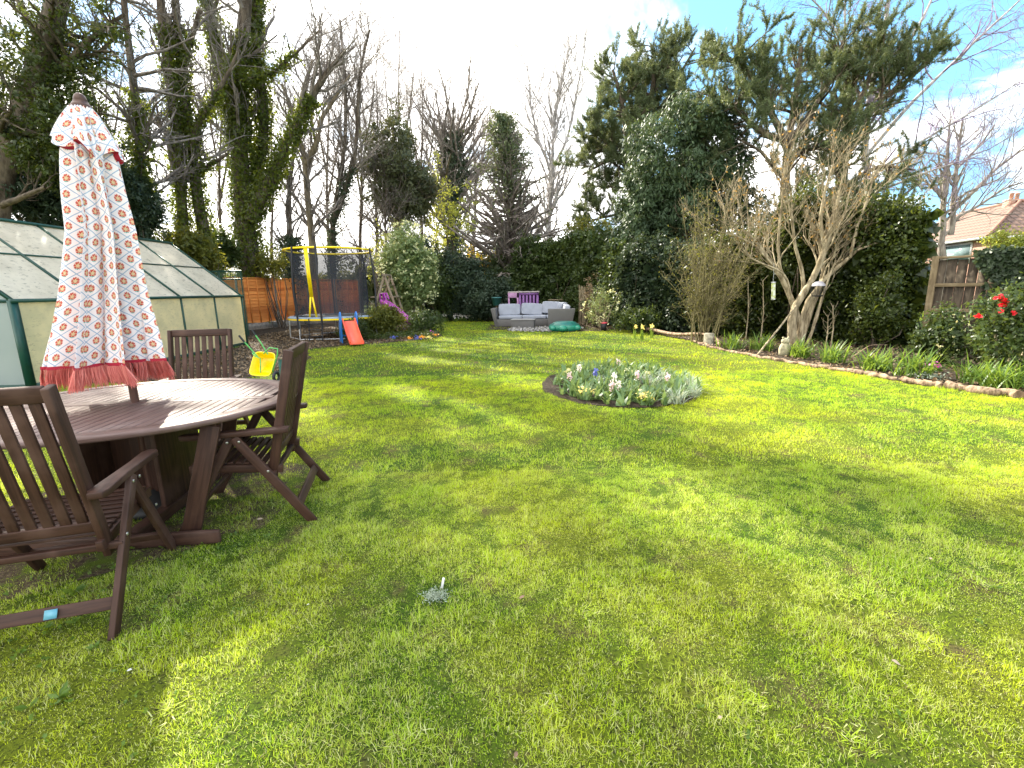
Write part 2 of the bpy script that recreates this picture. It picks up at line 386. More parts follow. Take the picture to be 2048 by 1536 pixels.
for n, y0, y1, hgt, wd, seg in ((560000, .75, 3.6, .024, .00088, 3), (480000, 3.6, 8, .030, .0020, 2), (300000, 8, 27, .040, .005, 2)):
    X, Y = lawn_pts(n, y0, y1, 1.25 if y1 < 9 else 1.0); N = len(X)
    tuft = np.clip(.75 + 1.1 * vnoise(X, Y, 6, 9) + .8 * vnoise(X, Y, 19, 19) + .5 * vnoise(X, Y, 40, 29), .25, 2.5)
    h = hgt * tuft * rng.uniform(.5, 1.4, N); a = rng.uniform(0, 2 * pi, N); lean = np.abs(rng.normal(.85, .5, N))
    hx = np.cos(a) * np.sin(lean); hy = np.sin(a) * np.sin(lean); hz = np.maximum(np.cos(lean), .12)
    dirv = np.stack([hx, hy, hz], 1); P0 = np.stack([X, Y, np.zeros(N)], 1)
    if seg == 3:
        P = np.stack([P0, P0 + dirv * h[:, None] * .5 + [0, 0, .10] * h[:, None], P0 + dirv * h[:, None]], 1)
        W = np.stack([np.full(N, wd), np.full(N, wd * .85), np.full(N, wd * .12)], 1) * rng.uniform(.7, 1.3, (N, 1))
    else:
        P = np.stack([P0, P0 + dirv * h[:, None]], 1); W = np.stack([np.full(N, wd), np.full(N, wd * .15)], 1) * rng.uniform(.7, 1.3, (N, 1))
    sd_ = np.stack([-np.sin(a + rng.normal(size=N) * .9), np.cos(a), .2 * rng.normal(size=N)], 1)[:, None] + np.zeros_like(P)
    mb.ribbons(P, W, side=sd_)
tag(mb.build('grass', M['grass']), 'short mossy lawn grass with bright sunlit streaks', 'grass', kind='stuff')

# ------------------------------------------------------------------ branches
def resample(pts, m):
    P = np.array([tuple(p) for p in pts], float); L = np.r_[0, np.cumsum(np.linalg.norm(np.diff(P, axis=0), axis=1))]
    t = np.linspace(0, L[-1], m); Q = np.stack([np.interp(t, L, P[:, i_]) for i_ in range(3)], 1)
    Q[1:-1] = (Q[:-2] + 2 * Q[1:-1] + Q[2:]) / 4; return Q
def grow(P, R, n, L, ang=45, up=.25, t0=.25, t1=1., m=5, rs=.55, rmin=.006, curl=.22, droop=0., cone=False):
    N, mm, _ = P.shape; ln = np.linalg.norm(np.diff(P, axis=1), axis=2).sum(1); wgt = ln / ln.sum()
    i_ = rng.choice(N, n, p=wgt); t = rng.uniform(t0, t1, n) * (mm - 1) * .999; a = t.astype(int); fr = (t - a)[:, None]
    p = P[i_, a] * (1 - fr) + P[i_, a + 1] * fr; T = nrm(P[i_, a + 1] - P[i_, a]); r = R[i_, a] * (1 - fr[:, 0]) + R[i_, a + 1] * fr[:, 0]
    pr = nrm(np.cross(T, rng.normal(size=(n, 3)))); an = np.radians(ang) * rng.uniform(.5, 1.35, n)[:, None]
    d = nrm(np.cos(an) * T + np.sin(an) * pr + np.array([0, 0, up])); Lc = L * rng.uniform(.45, 1.35, n) * ((1.15 - 1.0 * t / (mm - 1)) if cone else (1 - .35 * t / (mm - 1)))
    out = [p]
    for s_ in range(m - 1):
        d = nrm(d + curl * rng.normal(size=(n, 3)) * np.array([1, 1, .7]) + np.array([0, 0, up * .25 - droop])); out.append(out[-1] + d * (Lc / (m - 1))[:, None])
    r0 = np.maximum(np.minimum(r * rs, .035 * Lc ** 1.1 + rmin), rmin); rr = r0[:, None] * np.linspace(1, .35, m)[None]
    return np.stack(out, 1), np.maximum(rr, rmin * .55)
def limb_arrays(limbs, m=12):
    P = np.stack([resample(l[0], m) for l in limbs]); R = np.stack([np.linspace(l[1], l[2], m) for l in limbs]); return P, R
def ivy_on(mb, P, R, n, spread=.12, size=.11, zmax=99, t1=1.):
    N, mm, _ = P.shape; ln = np.linalg.norm(np.diff(P, axis=1), axis=2).sum(1) * R.mean(1) ** .6
    i_ = rng.choice(N, n, p=ln / ln.sum()); t = rng.uniform(0, t1, n) * (mm - 1) * .999; a = t.astype(int); fr = (t - a)[:, None]
    p = P[i_, a] * (1 - fr) + P[i_, a + 1] * fr; T = nrm(P[i_, a + 1] - P[i_, a]); r = R[i_, a]
    o = nrm(np.cross(T, rng.normal(size=(n, 3)))); lump = .6 + .8 * np.abs(np.sin(p[:, 2] * 2.3 + i_ * 2.1) + .6 * np.sin(p[:, 0] * 5 + p[:, 2] * 5.7)) 
    q = p + o * (r * 1.0 + np.abs(rng.normal(size=n)) * spread * lump)[:, None]; q += rng.normal(size=(n, 3)) * .04
    k_ = q[:, 2] < zmax; mb.leaves(q[k_], size, nr=o[k_], droop=.8, asp=.75)
def tree(name, label, limbs, levels, bark, ivy=None, group=None, twig=None, k=7, extra=None, m=12):
    """limbs: [(points, r0, r1)]; levels: list of dicts for grow"""
    base = limbs[0][0][0]; root = thing(name, label, 'tree', (0, 0, 0), 0, group)
    P, R = limb_arrays(limbs, m); root.location = (P[0, 0, 0], P[0, 0, 1], 0); off = Vector((-P[0, 0, 0], -P[0, 0, 1], 0))
    t = MB(); Pw = P + rng.normal(size=P.shape) * R[..., None] * .12; t.tubes(Pw, R * (1 + .08 * rng.normal(size=R.shape)), k)
    t.build('trunk', bark, root, True, loc=off)
    b = MB(); cur = (P, R); allp = []
    for lv in levels:
        lv = dict(lv); src = lv.pop('src', None); kk = lv.pop('k', 3)
        s_ = cur if src is None else (P, R)
        new = grow(*s_, **lv); b.tubes(*new, kk); cur = new; allp.append(new)
    if allp: b.build('branches', twig or bark, root, False, loc=off)
    if ivy:
        iv = MB(); ivy_on(iv, P, R, **{k_: v_ for k_, v_ in ivy.items() if k_ != 'mat'}); iv.build('ivy', ivy.get('mat', M['ivy']), root, loc=off)
    if extra: extra(root, P, R, allp, off)
    return root
def foliage(center, radii, nclump, per, cr, size, mb, lump=.22, shell=.72, droop=.3, asp=.5, zc=None):
    c = np.array(tuple(center)); rd = np.array(radii)
    u = nrm(rng.normal(size=(nclump, 3))); q = rng.uniform(shell, 1.0, nclump) ** .8
    lmp = 1 + lump * (np.sin(u[:, 0] * 5 + c[0]) + np.sin(u[:, 2] * 6 + u[:, 1] * 4 + c[1])) * .7
    inn = rng.random(nclump) < .25; q[inn] *= rng.uniform(.3, .9, inn.sum())
    cc = c + u * rd * (q * lmp)[:, None]
    if zc is not None: cc[:, 2] = np.maximum(cc[:, 2], zc + rng.random(nclump) * .2)
    cv = rng.random(nclump); idx = np.repeat(np.arange(nclump), per)
    o = nrm(rng.normal(size=(len(idx), 3))); P = cc[idx] + o * cr * (rng.random(len(idx)) ** .5)[:, None] * rng.uniform(.5, 1.3, nclump)[idx][:, None]
    P[:, 2] = np.maximum(P[:, 2], .03)
    mb.leaves(P, size, var=np.clip(cv[idx] * .5 + rng.random(len(idx)) * .5, 0, 1), nr=o + u[idx] * .7, droop=droop, asp=asp); return cc
def bush(name, label, center, radii, mat, nclump=260, per=45, cr=.3, size=.1, cat='shrub', group=None, stems=14, core=.66, flowers=None, sbark=None, **kw):
    c = Vector(center); root = thing(name, label, cat, (c.x, c.y, 0), 0, group); off = Vector((-c.x, -c.y, 0))
    mb = MB(); cc = foliage(center, radii, nclump, per, cr, size, mb, zc=.1, **kw)
    if core:
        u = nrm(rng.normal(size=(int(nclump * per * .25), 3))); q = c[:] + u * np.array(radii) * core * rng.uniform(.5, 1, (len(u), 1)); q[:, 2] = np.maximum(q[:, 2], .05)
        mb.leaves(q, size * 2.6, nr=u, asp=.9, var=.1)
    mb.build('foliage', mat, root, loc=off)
    if stems:
        s_ = MB(); idx = rng.choice(len(cc), stems); P0 = np.stack([c.x + rng.normal(size=stems) * radii[0] * .15, c.y + rng.normal(size=stems) * radii[1] * .15, np.zeros(stems)], 1); P2 = cc[idx]
        mid = (P0 + P2) / 2 + rng.normal(size=(stems, 3)) * .12; s_.tubes(np.stack([P0, P0 * .6 + mid * .4, mid, P2], 1), np.array([.035, .03, .02, .008]) * (radii[2] / 1.5) ** .5 + np.zeros((stems, 1)), 5)
        s_.build('stems', sbark or M['bark'], root, loc=off)
    if flowers:
        fm, nf, fs = flowers; f = MB(); u = nrm(rng.normal(size=(nf, 3))); u[:, 1] = -np.abs(u[:, 1]); q = np.array(c[:]) + u * np.array(radii) * 1.08; q[:, 2] = np.maximum(q[:, 2], .1)
        q = np.repeat(q, 7, 0) + rng.normal(size=(nf * 7, 3)) * fs * .35; f.leaves(q, fs, asp=.8); f.build('flowers', fm, root, loc=off)
    return root

# ------------------------------------------------------------------ trees of the left row and beyond
GL = 'bare trees standing beyond the garden fence'
def W(pts, Y): return [D(x, y, Y) for x, y in pts]
def gb(px, Y, py0=600): p = D(px, py0, Y); return Vector((p.x, p.y, -.05))
L2 = [dict(n=70, L=2.6, ang=48, up=.35, t0=.3, rmin=.012, k=4), dict(n=420, L=1.25, ang=42, up=.2, rmin=.009), dict(n=1700, L=.6, ang=40, up=.12, rmin=.006, m=4)]
tree('ivy_clad_tree', 'huge ivy covered trunk with several stems behind the orange fence panels', [
    ([gb(503, 21)] + W([(500, 508), (493, 406), (479, 338), (476, 237), (479, 135), (486, 68), (500, -40), (505, -200)], 21), .5, .16),
    (W([(478, 300), (466, 220), (445, 152), (429, 85), (412, -20), (395, -260)], 21), .26, .1),
    (W([(500, 440), (520, 400), (544, 355), (571, 294), (598, 250), (615, 203), (650, 150), (690, 100)], 20.6), .3, .06),
    (W([(495, 400), (512, 350), (524, 305), (532, 220), (514, 135), (508, 34), (515, -30), (540, -280)], 21.5), .22, .12),
    (W([(450, 165), (503, 158), (554, 142), (598, 100), (640, 60)], 20.4), .09, .04),
    (W([(420, 230), (440, 180), (459, 160), (463, 60)], 20.2), .06, .04)],
    [dict(n=120, L=3.2, ang=50, up=.35, t0=.45, rmin=.014, k=4), dict(n=700, L=1.4, ang=42, up=.2, rmin=.009), dict(n=2400, L=.65, ang=40, up=.1, rmin=.006, m=4)],
    M['bark'], dict(n=34000, spread=.13, size=.11, t1=.72), GL, M['barkg'])
tree('ivy_clad_tree', 'two slender ivy wrapped trunks rising between the parasol and the widest trunk', [
    ([gb(372, 18)] + W([(368, 508), (357, 338), (354, 237), (337, 135), (327, 34), (318, -60), (300, -420)], 18), .24, .08),
    ([gb(425, 18.3)] + W([(415, 474), (398, 372), (385, 322), (368, 237), (364, 169), (361, 100), (344, -20), (350, -420)], 18.3), .22, .07),
    (W([(380, 300), (395, 250), (412, 220), (446, 166), (480, 100)], 18), .1, .05),
    (W([(395, 345), (420, 330), (455, 308)], 18.3), .08, .05),
    (W([(362, 160), (380, 90), (400, 20)], 18.2), .1, .07)],
    L2, M['bark'], dict(n=17000, spread=.085, size=.095, t1=.62), GL, M['barkg'])
tree('ivy_clad_tree', 'slim trunk with ivy on its lower half just right of the parasol top', [
    ([gb(300, 16)] + W([(285, 430), (280, 300), (272, 200), (258, 100), (245, 0), (240, -60), (230, -420)], 16), .17, .06)],
    [dict(n=60, L=2.4, ang=70, up=.05, t0=.3, rmin=.012, k=4), dict(n=320, L=1.2, ang=45, up=.1, rmin=.008), dict(n=1200, L=.55, ang=40, up=.1, rmin=.005, m=4)],
    M['bark'], dict(n=6500, spread=.18, size=.1, t1=.5), GL, M['barkg'])
tree('bare_tree', 'pale smooth trunk forking above the trampoline', [
    ([gb(628, 24)] + W([(625, 491), (615, 406), (613, 325), (598, 281), (588, 223), (564, 169)], 24), .24, .06),
    (W([(613, 330), (632, 294), (640, 240), (668, 200), (700, 150)], 24), .15, .04),
    (W([(590, 235), (610, 180), (625, 120)], 24), .07, .03), (W([(632, 294), (622, 240), (640, 150)], 24), .08, .03)],
    L2, M['barkp'], None, GL, M['barkg'])
tree('bare_tree', 'twin curving trunks right of the pale forked trunk', [
    ([gb(668, 25)] + W([(666, 491), (662, 433), (679, 372), (689, 315), (693, 220), (689, 135), (680, 40)], 25), .17, .05),
    (W([(664, 450), (676, 423), (693, 372), (710, 322), (715, 237), (720, 135), (740, 60)], 25), .15, .05)],
    L2, M['bark'], dict(n=3500, spread=.15, size=.1, t1=.33, mat=M['ivydark']), GL, M['barkg'])
tree('ivy_clad_tree', 'short thick ivy covered stem behind the left side of the trampoline', [
    ([gb(582, 22.5)] + W([(580, 480), (574, 410), (585, 330), (592, 240)], 22.5), .2, .04)],
    [dict(n=40, L=1.8, ang=40, up=.4, rmin=.01, k=4), dict(n=260, L=.9, rmin=.007), dict(n=700, L=.5, rmin=.005, m=4)],
    M['bark'], dict(n=7000, spread=.25, size=.11, t1=.45, mat=M['ivydark']), GL, M['barkg'])
k_ = 0
for px, top, Y, lab in ((545, 200, 27, 'thin bare tree seen through the stems of the widest ivy trunk'), (440, 90, 26, 'thin bare tree between the slender ivy trunks and the widest one'),
                        (722, 60, 30, 'tall bare tree rising right of the trampoline poles'), (752, 120, 33, 'bare tree with upright twigs above the dark yew'),
                        (800, 40, 36, 'tallest bare tree behind the dark yew'), (842, 110, 38, 'bare tree with a wide fan of twigs left of the ivy pollard'),
                        (950, 170, 42, 'far bare tree between the ivy pollard and the sparse spruce'), (655, 90, 34, 'far thin bare tree behind the twin curving trunks'),
                        (215, 60, 22, 'bare tree showing left of the parasol cap'), (770, 330, 27, 'small leafless tree behind the climbing frame')):
    s_ = 1 if k_ % 2 else -1; k_ += 1
    y0 = 480; h = y0 - top
    tree('bare_tree', lab, [([gb(px, Y)] + W([(px + 3 * s_, y0), (px - 3 * s_, y0 - h * .3), (px + 4 * s_, y0 - h * .6), (px, top)], Y), .13 * Y / 30, .015),
                            (W([(px, y0 - h * .2), (px + 22 * s_, y0 - h * .5), (px + 34 * s_, y0 - h * .85)], Y), .07 * Y / 30, .015),
                            (W([(px, y0 - h * .32), (px - 20 * s_, y0 - h * .6), (px - 34 * s_, y0 - h * .9)], Y), .07 * Y / 30, .015)],
         [dict(n=60, L=.09 * Y, ang=52, up=.25, t0=.15, rmin=.012, k=4), dict(n=420, L=.05 * Y, ang=45, up=.15, rmin=.009), dict(n=1700, L=.026 * Y, ang=42, up=.12, rmin=.006, m=4)],
         M['bark'], None, GL, M['barkg'])
tree('pollarded_tree', 'ivy clad pollard with a broad fan of fine upright twigs', [
    ([gb(905, 36)] + W([(905, 470), (903, 400), (905, 340), (912, 262)], 36), .5, .2),
    (W([(903, 380), (893, 330), (888, 280)], 36), .25, .15), (W([(905, 400), (925, 350), (930, 320)], 36), .25, .14)],
    [dict(n=60, L=5.4, ang=55, up=.25, t0=.35, rmin=.014, k=4, curl=.12), dict(n=420, L=2.4, ang=32, up=.2, rmin=.008), dict(n=1700, L=1.2, ang=34, up=.12, rmin=.0055, m=4)],
    M['bark'], dict(n=9000, spread=.35, size=.16, mat=M['ivydark']), None, M['barkg'])
tree('birch_tree', 'pale slender birch with fine upswept twigs left of the pines', [
    ([gb(1096, 40)] + W([(1096, 460), (1106, 330), (1104, 260), (1120, 180), (1140, 90)], 40), .28, .03),
    (W([(1106, 350), (1080, 290), (1062, 220), (1055, 130)], 40), .12, .03), (W([(1106, 335), (1135, 280), (1150, 200), (1170, 100)], 40), .12, .03)],
    [dict(n=130, L=4.2, ang=38, up=.35, t0=.2, rmin=.016, k=4), dict(n=900, L=2.0, ang=32, up=.15, rmin=.011), dict(n=3600, L=1.0, ang=32, up=.0, rmin=.007, m=4)],
    M['birch'], None, None, M['birch'])

# sparse spruce with the nest box
def spruce_ex(root, P, R, allp, off):
    mb = MB(); Q = allp[0][0]; n = 17000; i_ = rng.integers(0, len(Q), n); t = rng.random(n) * 3.99; a = t.astype(int); fr = (t - a)[:, None]
    p = Q[i_, a] * (1 - fr) + Q[i_, a + 1] * fr; keep = rng.random(n) < np.clip((p[:, 2] - 5.0) / 3.2, .12, 1); p = p[keep]
    mb.leaves(p + rng.normal(size=p.shape) * .10, .2, droop=1.2, asp=.3); mb.build('needles', M['pine'], root, loc=off)
tree('spruce_tree', 'sparse spruce with bare lower boughs behind the corner sofa', [
    ([Vector((.0, 26, -.05))] + W([(1022, 560), (1020, 480), (1016, 380), (1012, 300), (1006, 232)], 26), .30, .03)],
    [dict(n=380, L=3.6, ang=78, up=.05, t0=.22, t1=1, rmin=.012, k=4, curl=.1, cone=True), dict(n=900, L=.9, ang=45, up=.05, rmin=.009), dict(n=2200, L=.5, ang=45, up=-.1, rmin=.006, m=4)],
    M['bark'], None, None, M['barkg'], extra=spruce_ex)
# dark yew beside the climbing frame
def blob_tree(name, label, px, Y, limbs, blobs, mat, bark, size=.13, levels=None, nper=40, **kw):
    def ex(root, P, R, allp, off):
        mb = MB()
        for (x, y, rx, rz, n) in blobs:
            foliage(D(x, y, Y), (rx, rx * .9, rz), n, nper, .34 * (Y / 20), size, mb, **kw)
        mb.build('crown', mat, root, loc=off)
    return tree(name, label, limbs, levels or [dict(n=50, L=.1 * Y, ang=55, up=.2, rmin=.02, k=4), dict(n=260, L=.05 * Y, rmin=.012), dict(n=500, L=.03 * Y, rmin=.008)], bark, None, None, bark, extra=ex)
blob_tree('yew_tree', 'dark drooping yew crown above the variegated shrub', 805, 28,
    [([gb(795, 28)] + W([(795, 470), (790, 400), (788, 300), (785, 245)], 28), .22, .04), (W([(795, 450), (825, 400), (840, 360)], 28), .12, .03)],
    [(780, 300, 1.5, 1.6, 90), (800, 350, 2.0, 1.2, 90), (835, 375, 1.6, .9, 80), (815, 410, 1.5, .8, 80), (775, 360, 1.3, 1.6, 60)], M['spruce'], M['bark'], .2, lump=.35, droop=1.0)
bush('shrub', 'fresh lime green leafy shrub between yew and ivy pollard', D(893, 440, 30), (1.8, 1.5, 2.9), M['lime'], 130, 24, .4, .15, core=0, lump=.4)
bush('shrub', 'golden flowering forsythia behind the dark bush', D(968, 535, 27), (1.1, .8, 1.0), M['gold'], 70, 26, .3, .12, core=0, lump=.4)
bush('shrub', 'yellow leaved shrub showing behind the climbing frame', D(775, 500, 24), (1.2, .8, 1.4), M['lime'], 60, 14, .3, .12, core=0, lump=.4)
bush('shrub', 'mid green shrub between the forsythia and the spruce trunk', D(1000, 560, 25.5), (.9, .8, 1.6), M['laurel'], 110, 40, .3, .12)

bush('shrub', 'mid green shrub filling the gap right of the variegated shrub', (-3.3, 23.2, 1.5), (.9, .8, 1.6), M['laurel'], 150, 40, .3, .12)
bush('shrub', 'dark evergreen shrub under the lime green shrub', (-4.6, 25.5, 2.0), (1.6, .9, 2.1), M['yewl'], 190, 40, .36, .15)
# pines
def pine_ex(dens, sz):
    def ex(root, P, R, allp, off):
        mb = MB(); Q = np.concatenate([allp[1][0], allp[2][0]]); n = dens; i_ = rng.integers(0, len(Q), n); t = .12 + rng.random(n) * .87; mm = Q.shape[1] - 1
        t = t * mm; a = t.astype(int); fr = (t - a)[:, None]; p = Q[i_, a] * (1 - fr) + Q[i_, a + 1] * fr; T = nrm(Q[i_, a + 1] - Q[i_, a])
        k = 10; idx = np.repeat(np.arange(n), k); o = nrm(rng.normal(size=(n * k, 3)) + T[idx] * .9 + np.array([0, 0, .45])); c0 = p[idx] + T[idx] * rng.uniform(-.12, .12, (n * k, 1))
        mb.leaves(c0, sz, var=np.clip(rng.random(n)[idx] * .6 + rng.random(n * k) * .4, 0, 1), dirv=o * 1.6, asp=.13); mb.build('needles', M['pine'], root, loc=off)
    return ex
PL = [dict(n=150, L=1.6, ang=65, up=.12, t0=.18, rmin=.03, k=5, curl=.25), dict(n=800, L=.95, ang=50, up=.3, rmin=.012, m=5, t0=.3), dict(n=2600, L=.6, ang=50, up=.5, rmin=.008, m=5, t0=.3)]
tree('pine_tree', 'tall blue green pine with ragged tiers left of the round evergreen', [
    ([gb(1275, 24)] + W([(1272, 470), (1255, 300), (1250, 220), (1225, 140)], 24), .32, .06),
    (W([(1262, 330), (1290, 240), (1310, 160), (1303, 90)], 24), .22, .04),
    (W([(1285, 270), (1335, 200), (1365, 140), (1390, 95)], 24), .16, .04),
    (W([(1258, 330), (1225, 300), (1190, 260)], 24), .12, .05), (W([(1264, 420), (1230, 430), (1185, 440)], 24), .1, .04), (W([(1256, 300), (1200, 330), (1165, 350)], 24), .1, .04)],
    PL, M['bark'], None, None, M['bark'], extra=pine_ex(36000, .12))
PL2 = [dict(n=170, L=1.45, ang=62, up=.15, t0=.32, rmin=.025, k=5, curl=.28), dict(n=950, L=1.0, ang=50, up=.3, rmin=.012, m=5, t0=.3), dict(n=1300, L=.6, ang=50, up=.45, rmin=.007, m=5, t0=.3)]
tree('pine_tree', 'broad dark pine with two trunks right of the round evergreen', [
    ([gb(1570, 17)] + W([(1565, 440), (1575, 320), (1580, 250), (1598, 170), (1602, 95)], 17), .24, .06),
    (W([(1578, 300), (1545, 230), (1500, 150), (1470, 90)], 17), .15, .04),
    (W([(1582, 280), (1530, 270), (1480, 230), (1445, 190)], 17), .12, .04),
    (W([(1580, 290), (1640, 200), (1670, 130), (1690, 70)], 17), .14, .04),
    ([gb(1680, 17.5)] + W([(1682, 430), (1688, 300), (1695, 220), (1695, 170)], 17.5), .24, .14),
    (W([(1692, 250), (1730, 180), (1750, 110)], 17.5), .13, .04),
    (W([(1690, 300), (1760, 200), (1830, 150), (1862, 120)], 17.5), .12, .03),
    (W([(1690, 370), (1760, 330), (1830, 340)], 17.5), .1, .03),
    (W([(1574, 330), (1610, 300), (1660, 290)], 17), .07, .03), (W([(1560, 350), (1520, 300), (1480, 280)], 17), .07, .03)],
    PL2, M['bark'], None, None, M['bark'], extra=pine_ex(38000, .095))
# weeping birch at the far right
tree('weeping_birch', 'arching birch with purple hanging twigs against the blue sky', [
    ([gb(1760, 19)] + W([(1745, 420), (1725, 300), (1740, 180), (1770, 60), (1785, -40)], 19), .2, .04),
    (W([(1725, 320), (1800, 230), (1900, 130), (2040, 0)], 19), .08, .03), (W([(1730, 360), (1830, 290), (1950, 220), (2060, 150)], 19), .06, .02),
    (W([(1735, 230), (1790, 130), (1850, 30), (1880, -40)], 19), .07, .03), (W([(1730, 250), (1700, 120), (1650, 20), (1600, -20)], 19), .06, .02),
    (W([(1740, 200), (1690, 100), (1690, 0)], 19), .06, .03), (W([(1740, 390), (1850, 345), (1960, 310)], 19), .05, .02)],
    [dict(n=110, L=2.3, ang=38, up=.15, t0=.25, rmin=.010, k=4), dict(n=620, L=1.3, ang=45, up=-.1, rmin=.007, droop=.18), dict(n=2200, L=.8, ang=50, up=-.4, rmin=.0045, m=5, droop=.3)],
    M['birch'], None, None, M['purpt'])
tree('bare_tree', 'spreading bare tree with grey limbs behind the tiled roof', [
    ([gb(1885, 30)] + W([(1885, 440), (1893, 330), (1900, 240)], 30), .3, .05),
    (W([(1900, 470), (1908, 400), (1912, 330), (1925, 240)], 30), .18, .05), (W([(1900, 430), (1950, 380), (2000, 330), (2060, 290)], 30), .12, .04),
    (W([(1905, 440), (1960, 410), (2010, 375), (2045, 365)], 30), .1, .04), (W([(1890, 400), (1860, 370), (1830, 350)], 30), .1, .03), (W([(1912, 340), (1960, 290), (1990, 250)], 30), .08, .03)],
    [dict(n=80, L=3.0, ang=50, up=.3, rmin=.018, k=4), dict(n=480, L=1.5, ang=42, up=.25, rmin=.011), dict(n=1500, L=.8, ang=38, up=.2, rmin=.007, m=4)],
    M['barkg'], None, None, M['barkg'])
# round evergreen
blob_tree('evergreen_tree', 'dense round topped evergreen tree right of centre', 1370, 18.5,
    [([gb(1385, 18.5)] + W([(1380, 500), (1372, 420), (1370, 300)], 18.5), .25, .1)],
    [(1372, 325, 2.2, 2.4, 420), (1340, 410, 1.8, 1.5, 230), (1430, 350, 1.35, 1.9, 190), (1390, 245, 1.2, .7, 90), (1300, 400, 1.1, 1.6, 140), (1285, 480, 1.3, .8, 100), (1400, 460, 1.2, .8, 90), (1490, 420, .8, 1.0, 60)],
    M['ever'], M['bark'], .16, nper=46, lump=.12, droop=1.3, asp=.36)
# left-hand masses behind the greenhouse
blob_tree('ivy_clad_tree', 'leaning trunk smothered in olive green ivy at the far left', 60, 13,
    [([gb(-50, 13)] + W([(-20, 420), (40, 250), (85, 130), (120, 20), (140, -80), (170, -620)], 13), .34, .16), (W([(60, 200), (140, 120), (200, 60), (250, 30)], 13), .1, .04), (W([(90, 120), (60, 40), (20, -20)], 13), .1, .04)],
    [(95, 190, 1.2, 1.4, 120), (140, 110, 1.0, .9, 60), (50, 60, 1.4, 1.0, 55), (150, -120, 1.4, 1.3, 60), (190, -330, 1.5, 1.4, 60), (60, -250, 1.4, 1.2, 50), (150, 250, .9, 1.1, 110), (0, 160, 1.4, 1.1, 90), (200, 50, .8, .5, 30), (120, 320, .9, .9, 90), (20, 300, 1.0, .6, 50)], M['hedge'], M['bark'], .1, nper=34, lump=.3,
    levels=[dict(n=50, L=2.2, ang=60, up=.05, rmin=.014, k=4), dict(n=280, L=1.1, rmin=.009), dict(n=900, L=.6, rmin=.006)])
blob_tree('conifer_tree', 'low dark conifer filling the space behind the greenhouse roof', 60, 14.5,
    [([gb(60, 14.5)] + W([(60, 420), (60, 330), (50, 250)], 14.5), .2, .05)],
    [(30, 330, 2.4, 1.3, 280), (110, 370, 1.6, 1.1, 170), (-40, 400, 2.2, 1.4, 150), (150, 420, .9, .8, 70)], M['yewl'], M['bark'], .15, nper=50, lump=.2, droop=.6, asp=.3)
bush('shrub', 'dark bushy shrub right behind the parasol, over the greenhouse ridge', D(262, 410, 15.5), (1.0, .9, 1.5), M['ivydark'], 160, 46, .28, .1)
bush('shrub', 'sunlit laurel growing behind the greenhouse gable', D(375, 505, 17), (1.3, .9, .75), M['olive'], 110, 34, .3, .13, lump=.3)
bush('shrub', 'glossy laurel beside the base of the widest ivy trunk', D(430, 500, 19.5), (1.0, .8, .75), M['laurel'], 100, 34, .3, .14, lump=.3)
bush('shrub', 'bright leaved sapling between ivy trunk and trampoline net', D(548, 525, 20.5), (.7, .6, .55), M['olive'], 60, 24, .26, .13, core=0, lump=.3)

# ------------------------------------------------------------------ far background
m, nt, out = newmat('grey_slate'); n = noise(nt, coord(nt, 'Object', (1, 1, 6)), 3, 4); principled(nt, out, mixc(nt, n, (.16, .17, .19), (.3, .31, .34)), .8); M['slate'] = m
def far_house():
    c = D(590, 560, 62); root = thing('building', 'far building with a long grey slate roof seen through the tree trunks', 'building', (c.x, c.y, 0))
    b = MB(); b.box((0, 0, 1.6), (26, 9, 3.2)); b.build('wall', flat('render', (.35, .33, .3), .9), root)
    r = MB(); v = [(-13.5, -5, 3.2), (13.5, -5, 3.2), (13.5, 5, 3.2), (-13.5, 5, 3.2), (-13.5, 0, 6.3), (13.5, 0, 6.3)]
    r.add(v, [(0, 1, 5, 4), (2, 3, 4, 5)]); r.add(v, [(1, 2, 5), (3, 0, 4)]); r.build('roof', M['slate'], root)
    wm_ = flat('window_dark', (.05, .06, .07), .15)
    for x in (-9, -4, 1, 6, 10): w_ = MB(); w_.box((x, -4.52, 1.7), (1.4, .06, 1.2)); w_.build('window', wm_, root)
far_house()
for i_, (px, Y, top, lab) in enumerate(((640, 50, 545, 'far green thicket seen under the trees left of the yew'), (760, 48, 520, 'distant thicket behind the climbing frame'), (960, 46, 500, 'distant thicket behind the forsythia'),
                                 (1090, 44, 490, 'distant thicket left of the round evergreen'), (1250, 42, 500, 'distant thicket behind the pine trunk'), (1480, 40, 480, 'distant thicket behind the broad pine'), (330, 44, 520, 'distant thicket behind the greenhouse ridge'), (1760, 36, 480, 'distant thicket behind the clipped hedge end'), (480, 50, 545, 'far scrub under the widest ivy trunk'))):
    c = D(px, (top + 620) / 2, Y); hh = D(px, top, Y).z / 2
    bush('thicket', lab, (c.x, Y, hh), (4.2, 2.2, hh), M['spruce'] if i_ % 2 else M['olive'], 120, 34, .7, .3, cat='thicket', stems=10, lump=.3)

